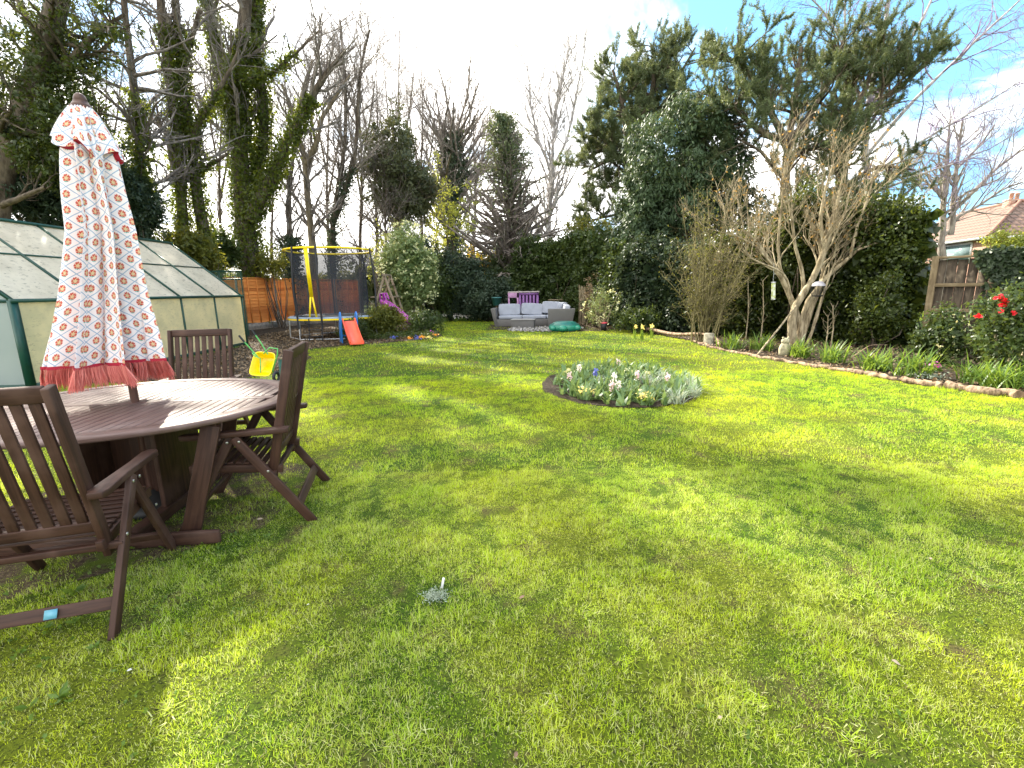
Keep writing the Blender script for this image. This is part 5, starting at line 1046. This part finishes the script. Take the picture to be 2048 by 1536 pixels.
# ------------------------------------------------------------------ right border: logs, feeder, statue
M['logm'] = barkmat('log_bark', (.09, .055, .035), (.36, .26, .17), 16)
LG = ['long thick log edging at the right picture edge', 'log edging beside the two rightmost lily clumps', 'rough log piece in front of the widest lily clump', 'thin weathered log piece below the third lily clump from the statue', 'thin log piece below the statue', 'half buried log piece at the foot of the leaning prop', 'half buried log piece right of the pale stump', 'short log piece left of the pale stump', 'pale branch edging beside the daffodils']
lp = [(7.15, 5.0), (6.44, 5.72), (6.05, 6.35), (5.84, 6.9), (5.68, 7.6), (5.45, 8.3), (5.22, 9.2), (4.99, 10.1), (4.82, 11.2), (4.95, 12.6)]
for i_ in range(len(lp) - 1):
    a = Vector((*lp[i_], 0)); b = Vector((*lp[i_ + 1], 0)); r = (.065, .055, .05, .042, .038, .035, .035, .032, .04)[i_]; L = (b - a).length; n = 9
    ss = np.linspace(.02, .97, n); pts = np.array([tuple(a.lerp(b, s_)) for s_ in ss]) + rng.normal(size=(n, 3)) * [.035, .035, .008]; pts[:, 2] += r * rng.uniform(.35, .7)
    root = thing('log', LG[i_], 'log', a, 0, 'logs edging the right border'); q = MB(); q.tubes((pts - np.array(a[:]))[None], (r * (1 + .2 * rng.normal(size=n)))[None], 12, caps=True); q.build('trunk_piece', M['logm'], root, True)
def branchlog(lab, pts, r):
    a = Vector(pts[0]); root = thing('fallen_branch', lab, 'branch', (a.x, a.y, 0)); P = resample(pts, 14) - np.array([a.x, a.y, 0]); q = MB(); q.tubes(P[None], np.linspace(r, r * .6, 14)[None], 9, caps=True); q.build('wood', M['logm'], root, True); return root
branchlog('smooth curved branch lying behind the daffodils', [(4.3, 16.2, .12), (4.5, 14.9, .14), (4.72, 13.6, .10), (4.9, 12.9, .16), (5.05, 12.3, .26), (5.2, 11.7, .22), (5.05, 11.2, .06)], .06)
branchlog('thin bent twig lying behind the lily clumps', [tuple(G(1700, 722) + Vector((0, 0, .05))), tuple(D(1740, 690, 8.9)), tuple(D(1775, 690, 9.0))], .012)
q = MB(); a = G(1513, 712); b = D(1592, 612, 11.2); q.tubes(resample([a, a.lerp(b, .5) + Vector((0, 0, -.02)), b], 6)[None] - np.array([a.x, a.y, 0]), np.full((1, 6), .02), 8, caps=True); o = q.build('wooden_prop', M['barkv'], None, True, loc=(a.x, a.y, 0)); tag(o, 'straight wooden prop leaning against the multi stemmed tree', 'prop')
# stone animal statue
a = G(1568, 712); root = thing('stone_statue', 'small pale stone owl statue left of the tan stems', 'statue', a, rad(10)); st = flat('pale_stone', (.42, .38, .24), .9, vary=.25, scale=18, bump=.6)
q = MB(); q.lathe([(.001, 0), (.10, 0), (.115, .06), (.12, .15), (.10, .22), (.07, .27)], 20, sc=(1, .85)); q.build('body', st, root, True)
q = MB(); q.lathe([(.078 * cos(t), .31 + .07 * sin(t)) for t in np.linspace(-pi / 2, pi / 2, 9)], 18, sc=(1.1, .95)); q.beam((-.05, 0, .36), (-.065, 0, .40), .03, .025); q.beam((.05, 0, .36), (.065, 0, .40), .03, .025); q.box((0, -.08, .30), (.02, .03, .03)); q.build('head', st, root, True)
root = thing('tree_stump', 'pale cut stump at the foot of the twiggy bush', 'stump', tuple(G(1417, 690))); q = MB(); q.lathe([(.15, -.02), (.125, .06), (.12, .28), (.10, .30), (.001, .31)], 14); q.build('wood', flat('stump_wood', (.36, .33, .24), .9, vary=.3, scale=12, bump=.5), root, True)
# feeders
f0 = D(1547, 566, 11.3); root = thing('bird_feeder', 'clear tube bird feeder hanging from a twig', 'bird feeder', f0); m, nt, out = newmat('feeder_tube'); n = noise(nt, coord(nt), 14, 3); p = principled(nt, out, mixc(nt, n.step(.4, .6), (.55, .58, .5), (.38, .42, .15)), .15); m_t = m
q = MB(); q.tube([(0, 0, 0), (.03, 0, -.36)], .045, 16); q.build('tube', m_t, root, True); q = MB(); q.tube([(0, 0, .03), (0, 0, 0)], .05, 16); q.tube([(.03, 0, -.36), (.033, 0, -.39)], .052, 16); q.tube([(-.01, 0, .03), (-.03, 0, .45)], .004, 5); q.build('caps', M['galv'], root, True)
f1 = D(1637, 572, 11.2); root = thing('bird_feeder', 'round wire bird feeder with a shiny dome roof among the tan stems', 'bird feeder', f1); q = MB(); q.lathe([(.001, .12), (.08, .10), (.14, .03), (.15, 0)], 24); q.build('roof', flat('feeder_dome', (.35, .33, .35), .2), root, True)
q = MB()
for t in np.linspace(0, 2 * pi, 14, endpoint=False): q.tube([(.13 * cos(t), .13 * sin(t), 0), (.15 * cos(t), .15 * sin(t), -.12), (.11 * cos(t), .11 * sin(t), -.24)], .004, 5, False)
q.lathe([(.001, -.25), (.11, -.24), (.11, -.22)], 20); q.tube([(0, 0, .12), (0, 0, .4)], .004, 5); q.build('cage', M['black'], root)

# strap-leaved clumps
def strap(mb, n, L, wd, c=(0, 0, 0), spread=.9, sp0=.05, var=None, lean=(.3, 1.25), m=7, arch=2.6):
    a = rng.uniform(0, 2 * pi, n); ln = rng.uniform(*lean, n); Ls = L * rng.uniform(.6, 1.1, n); P = []
    x = rng.normal(size=n) * sp0 + c[0]; y = rng.normal(size=n) * sp0 + c[1]; z = np.zeros(n) + c[2] - .01
    for s_ in range(m):
        P.append(np.stack([x, y, np.maximum(z, .012)], 1)); th_ = np.minimum(ln * (.35 + arch * s_ / (m - 1) * .6), 2.1); x = x + np.cos(a) * np.sin(th_) * Ls / (m - 1); y = y + np.sin(a) * np.sin(th_) * Ls / (m - 1); z = z + np.cos(th_) * Ls / (m - 1)
    P = np.stack(P, 1); W_ = wd * np.sin(np.linspace(.35, 1, m) * pi)[None] ** .7 * rng.uniform(.7, 1.2, (n, 1)); W_[:, -1] = wd * .08
    sd_ = np.stack([-np.sin(a), np.cos(a), 0 * a], 1)[:, None] + np.zeros_like(P); mb.ribbons(P, np.maximum(W_, wd * .05), side=sd_, var=var)
LL = ['strap leaved lily clump nearest the pale stump', 'strap leaved lily clump behind the foot of the leaning prop', 'strap leaved lily clump just right of the statue', 'second strap leaved lily clump right of the statue', 'pale tipped lily clump below the dark hedge', 'widest lily clump, left of the fence post foot', 'lily clump under the left camellia shrub', 'rightmost lily clump beside the camellia stem', 'low lily clump behind the log at the picture edge']
for i_, (px, py) in enumerate([(1455, 700), (1515, 703), (1592, 718), (1655, 728), (1742, 744), (1818, 757), (1950, 772), (1995, 783), (2040, 778)]):
    a = G(px, py); a = Vector((a.x + .18, a.y + .15, 0)); mb = MB(); strap(mb, 120, .50 if i_ != 5 else .58, .011, sp0=.10, lean=(.3, 1.3)); o = mb.build('lily_clump', M['strap'], None, loc=a); tag(o, LL[i_], 'plant', 'strap leaved clumps along the log edging')
# daffodils
for i_, (px, py) in enumerate([(1270, 678), (1283, 680), (1303, 677)]):
    a = G(px, py); root = thing('daffodil', ['left daffodil with a yellow trumpet by the curved branch', 'middle daffodil by the curved branch', 'right daffodil by the curved branch'][i_], 'flower', a, 0, 'daffodils by the branch edging'); mb = MB(); strap(mb, 16, .34, .009, sp0=.03, lean=(.02, .3)); mb.tube([(0, 0, 0), (0, 0, .36)], .004, 5); mb.build('leaves', M['strap'], root)
    f = MB(); t = np.linspace(0, 2 * pi, 6, endpoint=False); f.leaves(np.zeros((6, 3)) + [0, -.01, .37], .075, dirv=2 * np.stack([np.cos(t), -.2 + 0 * t, np.sin(t)], 1), asp=.6); f.lathe([(.018, .0), (.026, .04)], 10, (0, -.02, .355)); f.leaves(np.zeros((5, 3)) + [.03, 0, .34], .06); f.build('flower_head', M['yelp'], root)
# round flower bed
def variants(fn, k): return [fn(i_) for i_ in range(k)]
proto = []
def tul(i_):
    mb = MB(); strap(mb, 8, .23, .024, sp0=.03, lean=(.3, 1.2), arch=2.2, m=6); strap(mb, 2, .27, .009, sp0=.02, lean=(.02, .25)); return mb.build('tulip_plant', M['tulip'], None)
def spk(i_):
    mb = MB(); strap(mb, 80, .25, .0042, sp0=.03, lean=(.4, 1.3)); return mb.build('grassy_plant', M['silver'] if i_ else M['tulip'], None)
tv = variants(tul, 5); sv = variants(spk, 2); used = set()
pts = []
for _ in range(4000):
    a = rng.uniform(0, 2 * pi); r = math.sqrt(rng.random()) * .97; x, y = bx + .08 + brx * .95 * r * cos(a), by + bry * r * sin(a)
    if all((x - p[0]) ** 2 + (y - p[1]) ** 2 > .155 ** 2 for p in pts) and not (x < bx - .75 and rng.random() < .7): pts.append((x, y))
    if len(pts) > 118: break
for i_, (x, y) in enumerate(pts):
    gr = (x > bx + .45 and y < by + .3 and rng.random() < .5) or rng.random() < .06
    src = sv[i_ % 2] if gr else tv[i_ % 5]; o = src if src.name not in used else src.copy()
    if src.name in used: C.objects.link(o)
    used.add(src.name); o.location = (x, y, 0); s_ = rng.uniform(.8, 1.3); o.rotation_euler = (0, 0, rng.uniform(0, 6.3)); o.scale = (s_, s_, s_)
    if gr: tag(o, 'narrow leaved silvery clump in the round lawn bed', 'plant', 'narrow leaved clumps in the round bed')
    else: tag(o, 'broad leaved tulip plant in the round lawn bed', 'plant', 'tulip plants in the round bed')
def flower(name, lab, cat, x, y, kind, mat, grp):
    root = thing(name, lab, cat, (x, y, 0), rng.uniform(0, 6), grp); f = MB(); l = MB()
    if kind == 'hyacinth':
        l.tube([(0, 0, 0), (0, 0, .2)], .006, 6); strap(l, 7, .2, .011, sp0=.01, lean=(.1, .6)); n = 60; a = rng.uniform(0, 6.3, n); z = rng.uniform(.12, .24, n); f.leaves(np.stack([.022 * np.cos(a), .022 * np.sin(a), z], 1), .028, asp=.8)
    elif kind == 'primrose':
        t = rng.uniform(0, 6.3, 12); l.leaves(np.zeros((12, 3)) + [0, 0, .03], .13, dirv=2 * np.stack([np.cos(t), np.sin(t), .35 + 0 * t], 1), asp=.55); n = 46; q_ = rng.normal(size=(n, 3)) * [.05, .05, .02] + [0, 0, .12]; f.leaves(q_, .040, asp=.9, nr=np.array([0, 0, 1.]) + np.zeros((n, 3)))
    else:
        l.tube([(0, 0, 0), (0, 0, .12)], .004, 5); t = rng.uniform(0, 6.3, 8); l.leaves(np.zeros((8, 3)) + [0, 0, .03], .07, dirv=2 * np.stack([np.cos(t), np.sin(t), .5 + 0 * t], 1)); n = 26; f.leaves(rng.normal(size=(n, 3)) * [.045, .045, .015] + [0, 0, .12], .05, asp=.9)
    l.build('leaves', M['strap'], root); f.build('flower_head', mat, root); return root
def B(px, py): p = G(px, py); return p.x, p.y
for x, y, k_, mt, lab in ((*B(1139, 778), 'hyacinth', M['pinkp'], 'pale pink hyacinth at the left end of the round bed'), (*B(1158, 758), 'hyacinth', M['whitep'], 'white hyacinth at the back left of the round bed'), (*B(1223, 800), 'hyacinth', M['pinkp'], 'pink white hyacinth at the front middle of the round bed'), (*B(1235, 797), 'hyacinth', M['whitep'], 'white hyacinth right beside the front middle one'),
                          (*B(1236, 745), 'hyacinth', M['pinkp'], 'tall pale hyacinth standing above the back of the round bed'), (*B(1228, 780), 'hyacinth', M['whitep'], 'white bloom in the centre of the round bed'), (*B(1273, 775), 'hyacinth', M['pinkp'], 'pale lilac bloom right of the bed centre'), (*B(1334, 780), 'hyacinth', M['pinkp'], 'pale bloom among the narrow leaves'), (*B(1190, 768), 'hyacinth', M['bluep'], 'single blue grape hyacinth'),
                          (*B(1175, 797), 'primrose', M['yelp'], 'pale yellow primrose at the front left of the round bed'), (*B(1290, 809), 'primrose', M['yelp'], 'pale yellow primrose at the front right of the round bed'), (*B(1138, 758), 'primrose', M['cream'], 'cream primrose at the back left rim'), (*B(1264, 757), 'primrose', M['cream'], 'cream primrose at the back middle rim'), (*B(1296, 760), 'primrose', M['cream'], 'cream primrose at the back right rim')):
    flower('hyacinth' if k_ == 'hyacinth' else 'primrose', lab, 'flower', x, y, k_, mt, None)
PANS = [(788, 682, 'bluep', 'blue pansy at the left end of the pansy row'), (820, 684, 'orap', 'orange pansy left of the two blue ones'), (832, 679, 'bluep', 'small blue pansy behind the orange one'), (834, 684, 'bluep', 'pale blue pansy in the middle of the row'), (845, 681, 'orap', 'orange pansy in the middle of the row'), (858, 682, 'yelp', 'yellow pansy right of the middle'), (870, 677, 'orap', 'orange pansy at the right end of the row'), (866, 672, 'magp', 'dark pink pansy behind the right end')]
for px, py, c_, lab in PANS:
    x, y = B(px, py); flower('pansy', lab, 'flower', x, y, 'pansy', M[c_], 'pansies along the left border')
fm = MB(); l = MB()
X = rng.uniform(-4.6, -2.5, 260); Y = rng.uniform(14.4, 16.2, 260)
for x, y in zip(X, Y): l.leaves(rng.normal(size=(14, 3)) * [.07, .07, .04] + [x, y, .09], .075, asp=.5)
tag(l.build('ground_cover', M['hedge']), 'low green ground cover behind the pansies', 'ground cover', kind='stuff')
YB = ['pale yellow primula left of the others behind the pansies', 'pale yellow primula behind the orange pansy', 'pale yellow primula second from the right behind the pansies', 'pale yellow primula at the right behind the pansies']
for (px, py), lab in zip(((812, 668), (832, 666), (845, 668), (857, 664)), YB): x, y = B(px, py); flower('primula', lab, 'flower', x, y, 'primrose', M['yelp'], 'pale primulas behind the pansies')
f = MB(); l = MB(); n = 60; X = rng.uniform(-3.6, -1.6, n); Y = rng.uniform(22.4, 24, n)
WP = thing('snowflake_bed', 'drift of small white flowers in front of the dark bush', 'flowers', (-2.6, 22.8, 0)); f.leaves(np.repeat(np.stack([X, Y, .22 + .1 * rng.random(n)], 1), 5, 0) + rng.normal(size=(n * 5, 3)) * .03 , .07, asp=.8)
for x, y in zip(X, Y): strap(l, 8, .26, .008, (x, y, 0), lean=(.1, .7))
f.build('flowers', M['whitep'], WP, loc=(2.6, -22.8, 0)); l.build('leaves', M['strap'], WP, loc=(2.6, -22.8, 0))
# stones edging at the back
for i_, (px, py, lab) in enumerate(((880, 642, 'flat grey edging stone at the left end below the dark bush'), (905, 641, 'flat grey edging stone below the white flowers'), (930, 640, 'flat grey edging stone beside the sofa side'), (952, 637, 'flat grey edging stone nearest the sofa'))):
    a = G(px, py); q = MB(); q.box((0, 0, .04), (.6, .3, .08), taper=.9); o = q.build('edging_stone', M['concrete'], None, bevel=.02, loc=a); o.rotation_euler = (0, 0, rng.normal() * .2); tag(o, lab, 'stone', 'flat edging stones at the end of the lawn')

# camellias
def camellia(name, lab, x, y, h, rx, nf, blooms, trunk=True):
    root = thing(name, lab, 'shrub', (x, y, 0)); mb = MB(); foliage((0, 0, h * .62), (rx, rx * .8, h * .42), 110, 34, .16, .075, mb, lump=.25, zc=.25); mb.build('foliage', M['laurel'], root)
    q = MB()
    for dx in (-.12, .1, .3): q.tube([(dx * .5, 0, -.02), (dx, .02, h * .35), (dx * 2.2, .05, h * .8)], [.025, .02, .01], 7)
    q.build('stems', M['barkv'], root, True)
    for k_, (bx_, by_, bz, s_) in enumerate(blooms):
        f = MB(); n = 26; f.leaves(rng.normal(size=(n, 3)) * .012 * s_ + [bx_, by_, bz], .036 * s_, asp=.95); f.build('bloom', M['redp'], root)
cx_, cy_ = 7.25, 6.75
def rel(px, py, Y): p = D(px, py, Y); return (p.x - cx_, p.y - cy_, p.z)
camellia('camellia', 'camellia with bright red blooms at the right edge', cx_, cy_, 1.35, .5, 8, [(*rel(2000, 594, 6.6), 1.3), (*rel(2010, 603, 6.6), 1.3), (*rel(2005, 610, 6.6), 1.2), (*rel(1957, 633, 6.5), 1.0), (*rel(2001, 623, 6.5), .8), (*rel(2027, 626, 6.5), .8)])
bush('shrub', 'small leaved shrub with pale buds in front of the old fence', (7.75, 8.35, .42), (.42, .4, .5), M['laurel'], 90, 34, .18, .06, flowers=(M['cream'], 40, .025))
bush('shrub', 'low dark shrub between the camellia and the fence', (8.2, 7.5, .35), (.6, .5, .42), M['hedge'], 110, 34, .18, .06)
x, y = B(1872, 748); flower('aubrieta', 'magenta flowered clump beside the log edging', 'flower', x + .1, y + .15, 'primrose', M['magp'], None)
x, y = B(1855, 757); mb = MB(); mb.leaves(rng.normal(size=(260, 3)) * [.12, .1, .02] + [0, 0, .05], .04, asp=.4); tag(mb.build('silver_plant', M['silver'], None, loc=(x, y, 0)), 'low silver leaved plant beside the magenta flowers', 'plant')

# old board fence on the right
def old_fence():
    a = np.array([9.03, 10.15]); d_ = np.array([.615, -.79]); d_ = d_ / np.linalg.norm(d_); ang = math.atan2(d_[1], d_[0]); root = thing('board_fence', 'old dark board fence with pale rails, half covered in ivy', 'fence', (a[0], a[1], 0), ang)
    wd = woodmat('old_board', (.035, .027, .02), (.10, .078, .055), (.15, .12, .085), .9, (2, 16, 1), .6); rw = woodmat('old_rail', (.11, .08, .045), (.22, .17, .10), (.26, .21, .13), .9, (2, 16, 1), .5)
    q = MB(); n = 17
    for i_ in range(n): q.box((.1 + i_ * .165, .03 + .004 * (i_ % 2) * 2, .98), (.155, .018, 1.9 + .02 * rng.normal()), var=rng.random())
    q.build('boards', wd, root)
    q = MB(); L_ = n * .165
    for z in (.35, .88, 1.4): q.box((L_ / 2, -.015, z), (L_, .05, .07))
    q.box((L_ / 2 + .05, -.0, 1.965), (L_ + .1, .10, .045)); q.build('rails', rw, root, bevel=.004)
    p = MB(); p.box((0, 0, 1.0), (.11, .11, 2.0)); p.build('post', rw, root, bevel=.006)
    iv = MB(); n = 3600; x = rng.uniform(.62, 2.8, n); z = 1.38 + rng.random(n) ** .7 * .72; kp = (x - .62) * 1.1 + .1 > (2.0 - z) * .8; iv.leaves(np.stack([x, -.06 - .1 * rng.random(n), z], 1)[kp], .085, nr=np.array([0, -1., .2]) + np.zeros((kp.sum(), 3)), asp=.85, droop=1)
    n = 1500; x = rng.uniform(.8, 2.8, n); iv.leaves(np.stack([x, -.05 - .08 * rng.random(n), rng.uniform(.2, 1.4, n)], 1), .07, nr=np.array([0, -1., .2]) + np.zeros((n, 3)), asp=.85); iv.build('ivy', M['ivydark'], root)
old_fence()
# tiled house on the right
def house():
    E0 = D(1975, 473, 30); d1 = Vector((.2, .98, 0)).normalized(); d2 = Vector((.98, -.2, 0)).normalized(); ze = E0.z; zr = D(2035, 402, 33.5).z; root = thing('house', 'brick house with a hipped brown tile roof beyond the right fence', 'house', (E0.x, E0.y, 0))
    c = Vector((0, 0, 0)); L1, L2_ = 14., 9.; A = c; B_ = c + d1 * L1; C_ = c + d1 * L1 + d2 * L2_; D_ = c + d2 * L2_; r0 = c + d1 * 4.5 + d2 * 4.5; r1 = c + d1 * (L1 - 4.5) + d2 * 4.5
    m, nt, out = newmat('brick'); bt = nt.nodes.new('ShaderNodeTexBrick'); bt.inputs['Scale'].default_value = 1; bt.inputs['Color1'].default_value = (.30, .12, .07, 1); bt.inputs['Color2'].default_value = (.24, .09, .05, 1); bt.inputs['Mortar'].default_value = (.4, .36, .3, 1); bt.inputs['Brick Width'].default_value = .225; bt.inputs['Row Height'].default_value = .075; bt.inputs['Mortar Size'].default_value = .01; nt.links.new(coord(nt, 'UV'), bt.inputs[0]); principled(nt, out, bt.outputs[0], .85); mbk = m
    wl = MB(); i_ = .35; base = [A + (d1 + d2) * i_, B_ + (-d1 + d2) * i_, C_ - (d1 + d2) * i_, D_ + (d1 - d2) * i_]
    for k_ in range(4):
        p, q_ = base[k_], base[(k_ + 1) % 4]; l_ = (q_ - p).length; wl.add([(p.x, p.y, 0), (q_.x, q_.y, 0), (q_.x, q_.y, ze - .05), (p.x, p.y, ze - .05)], [(0, 1, 2, 3)], .5, [(0, 0), (l_, 0), (l_, ze), (0, ze)])
    wl.build('wall', mbk, root)
    m, nt, out = newmat('roof_tiles'); u, v, _ = sep(nt, coord(nt, 'UV')); tx = (u / .42).fract(); ty = (v / .5).fract(); hh = ((tx * 3.1416).sin() * .7 + ty * -.6); n = noise(nt, coord(nt), 1.3, 5); sh = ty.lt(.30).mx(tx.lt(.22))
    col = mixc(nt, n, (.13, .070, .050), (.22, .135, .10)); col = mixc(nt, sh * .8, col, (.05, .03, .02)); principled(nt, out, col, .85, bump=hh, bs=1, bd=.06); mr = m
    rf = MB()
    def face(pts, eave0, eave1):
        e = (eave1 - eave0).normalized(); P = [Vector((p.x, p.y, z)) for p, z in pts]; e0 = P[0]; nn_ = (P[1] - P[0]).cross(P[2] - P[0]).normalized(); f_ = nn_.cross(e); uv_ = [((p - e0).dot(e), abs((p - e0).dot(f_))) for p in P]
        rf.add([tuple(p) for p in P], [list(range(len(P)))], .5, uv_)
    face([(A, ze), (B_, ze), (r1, zr), (r0, zr)], A, B_); face([(D_, ze), (A, ze), (r0, zr)], D_, A); face([(C_, ze), (D_, ze), (r0, zr), (r1, zr)], C_, D_); face([(B_, ze), (C_, ze), (r1, zr)], B_, C_); o = rf.build('roof', mr, root)
    hp = MB()
    for p, z0, q_, z1 in ((A, ze, r0, zr), (r0, zr, r1, zr), (B_, ze, r1, zr), (D_, ze, r0, zr), (C_, ze, r1, zr)): hp.tube([(p.x, p.y, z0 + .04), (q_.x, q_.y, z1 + .04)], .10, 6)
    hp.build('ridge_tiles', flat('ridge', (.26, .13, .09), .85), root)
    g_ = MB(); g_.beam(Vector((A.x, A.y, ze - .06)), Vector((B_.x, B_.y, ze - .06)), .14, .10, (0, 0, 1)); g_.beam(Vector((A.x, A.y, ze - .06)), Vector((D_.x, D_.y, ze - .06)), .14, .10, (0, 0, 1)); g_.build('gutter', flat('white_upvc', (.75, .76, .78), .4), root)
    wh = flat('white_frame', (.72, .74, .76), .4); gl = flat('window_glass', (.18, .26, .27), .08, vary=.2, scale=1)
    for t, wdt in ((1.3, 2.6), (6.5, 1.8)):
        p = base[0] + d1 * t; q = MB(); q.beam((p.x - d2.x * .02, p.y - d2.y * .02, ze - .85), (p.x + d1.x * wdt - d2.x * .02, p.y + d1.y * wdt - d2.y * .02, ze - .85), 1.35, .06, (0, 0, 1)); wdo = q.build('window', wh, root)
        q = MB(); s_ = .12; q.beam((p.x + d1.x * s_ - d2.x * .05, p.y + d1.y * s_ - d2.y * .05, ze - .85), (p.x + d1.x * (wdt - s_) - d2.x * .05, p.y + d1.y * (wdt - s_) - d2.y * .05, ze - .85), 1.1, .03, (0, 0, 1)); q.build('pane', gl, wdo)
    p = base[0] + d2 * 3.0; q = MB(); q.beam((p.x - d1.x * .02, p.y - d1.y * .02, ze - .8), (p.x + d2.x * 1.3 - d1.x * .02, p.y + d2.y * 1.3 - d1.y * .02, ze - .8), 1.1, .06, (0, 0, 1)); wdo = q.build('window', wh, root)
    for a_ in (.1, .72):
        q = MB(); q.beam((p.x + d2.x * a_ - d1.x * .05, p.y + d2.y * a_ - d1.y * .05, ze - .8), (p.x + d2.x * (a_ + .48) - d1.x * .05, p.y + d2.y * (a_ + .48) - d1.y * .05, ze - .8), .9, .03, (0, 0, 1)); q.build('pane', gl, wdo)
    ch_ = MB(); cpt = r0 + d1 * .6; ch_.box((cpt.x, cpt.y, zr - .2), (.9, .6, .8)); co_ = ch_.build('chimney', mbk, root); q = MB()
    for s_ in (-.2, .2): q.lathe([(.11, 0), (.12, .35), (.15, .38), (.13, .42), (.09, .42)], 12, (cpt.x + s_, cpt.y, zr + .2))
    q.build('chimney_pot', flat('clay', (.5, .24, .15), .8), co_)
house()
bush('shrub', 'sunlit yellow green shrub against the brick house', (29.3, 27.6, 3.1), (1.9, .9, 1.15), M['lime'], 120, 34, .4, .16, core=.6)
bush('shrub', 'taller yellow green shrub at the right edge before the house', (32.0, 28.0, 3.3), (1.2, .8, 1.3), M['lime'], 90, 34, .4, .16, core=.6)

# ------------------------------------------------------------------ small things on the lawn
a = G(872, 1196); root = thing('lavender_tuft', 'small silvery plant tuft in the foreground lawn', 'plant', a); mb = MB(); n = 420; q_ = rng.normal(size=(n, 3)) * [.03, .022, .006] + [0, 0, .014]; mb.leaves(q_, .015, asp=.3); mb.build('leaves', M['silver'], root)
a = G(886, 1176); q = MB(); q.box((0, 0, .028), (.012, .003, .06), np.array(Matrix.Rotation(.2, 3, 'Y'))); tag(q.build('plant_label', flat('white_plastic', (.8, .8, .8), .4), None, bevel=.001, loc=a), 'white plastic plant label stuck beside the silvery tuft', 'plant label')
def fleaf(px, py, s_, lab, mt, rz):
    a = G(px, py); q = MB(); n = 7; t = np.linspace(0, 1, n); w_ = np.sin(t * pi * .97 + .04) * s_ * .30; V = []
    for i_ in range(n): V += [(t[i_] * s_ - s_ / 2, -w_[i_], .012 + .25 * w_[i_]), (t[i_] * s_ - s_ / 2, 0, .010 + .12 * s_ * sin(t[i_] * pi)), (t[i_] * s_ - s_ / 2, w_[i_], .012 + .35 * w_[i_])]
    q.add(V, [(3 * i_ + j, 3 * i_ + 3 + j, 3 * i_ + 4 + j, 3 * i_ + 1 + j) for i_ in range(n - 1) for j in (0, 1)], .9); o = q.build('fallen_leaf', mt, None, True, loc=a + Vector((0, 0, .012))); o.rotation_euler = (rng.normal() * .2, rng.normal() * .2, rz); tag(o, lab, 'leaf')
pale = flat('dry_pale_leaf', (.36, .28, .19), .8); brn = flat('dry_brown_leaf', (.17, .10, .06), .8); wht_ = flat('white_petal', (.5, .5, .47), .7)
fleaf(1787, 1334, .034, 'pale dry leaf in the right foreground lawn', pale, -.4); fleaf(1045, 1203, .032, 'curled brown leaf in the middle of the foreground lawn', brn, .6); fleaf(618, 1218, .014, 'white petal left of the silvery tuft', wht_, .3)
fleaf(262, 1350, .020, 'white petal on the grass near the closest chair', wht_, .2); fleaf(520, 1045, .04, 'tan leaf on bare soil under the table edge', pale, .3); fleaf(1030, 1520, .022, 'brown leaf at the bottom edge of the lawn', brn, 1.2); fleaf(1860, 1125, .022, 'small pale leaf in the right lawn', pale, .9); fleaf(1440, 1445, .018, 'greenish pale leaf low on the right lawn', pale, .1)
# tufts of taller grass and weeds
wm = MB(); gm_ = MB()
for px, py in [(1710, 1200), (1600, 1230), (930, 1150), (1180, 1230), (1850, 1290), (480, 1110), (650, 1300), (1250, 1330), (300, 1270), (590, 1140), (1960, 1170), (340, 1420), (820, 1480), (1500, 1400), (1700, 1480), (1100, 1420), (1330, 1150), (1780, 1020), (560, 1010), (1560, 980)]:
    a = G(px, py); strap(gm_, 60, .055, .0018, (a.x, a.y, 0), sp0=.03, lean=(.2, 1.3), m=4)
tag(gm_.build('grass_tufts', M['grass']), 'coarser grass tufts standing in the lawn', 'grass', kind='stuff')
for px, py, s_ in [(150, 1190, .09), (120, 1400, .08), (190, 1300, .05), (60, 1420, .06), (40, 1310, .06), (480, 1040, .05), (330, 1060, .04), (410, 1090, .045), (230, 1140, .04), (1990, 1180, .05), (1800, 1440, .04), (1500, 1480, .035), (1960, 1250, .04), (150, 1250, .05), (270, 1100, .045), (90, 1260, .05), (1400, 1420, .03), (60, 1120, .05), (200, 1090, .05)]:
    a = G(px, py); n = 9; t = rng.uniform(0, 6.3, n); wm.leaves(np.zeros((n, 3)) + [a.x, a.y, .012], s_ * .62, dirv=2 * np.stack([np.cos(t), np.sin(t), .55 + 0 * t], 1), asp=.4)
for _ in range(240):
    x, y = rng.uniform(-2.6, -1.2), rng.uniform(1.2, 3.2); wm.leaves(np.zeros((3, 3)) + [x, y, .012], .018, asp=.7)
tag(wm.build('lawn_weeds', M['strap']), 'small broad leaved weeds in the lawn', 'weeds', kind='stuff')
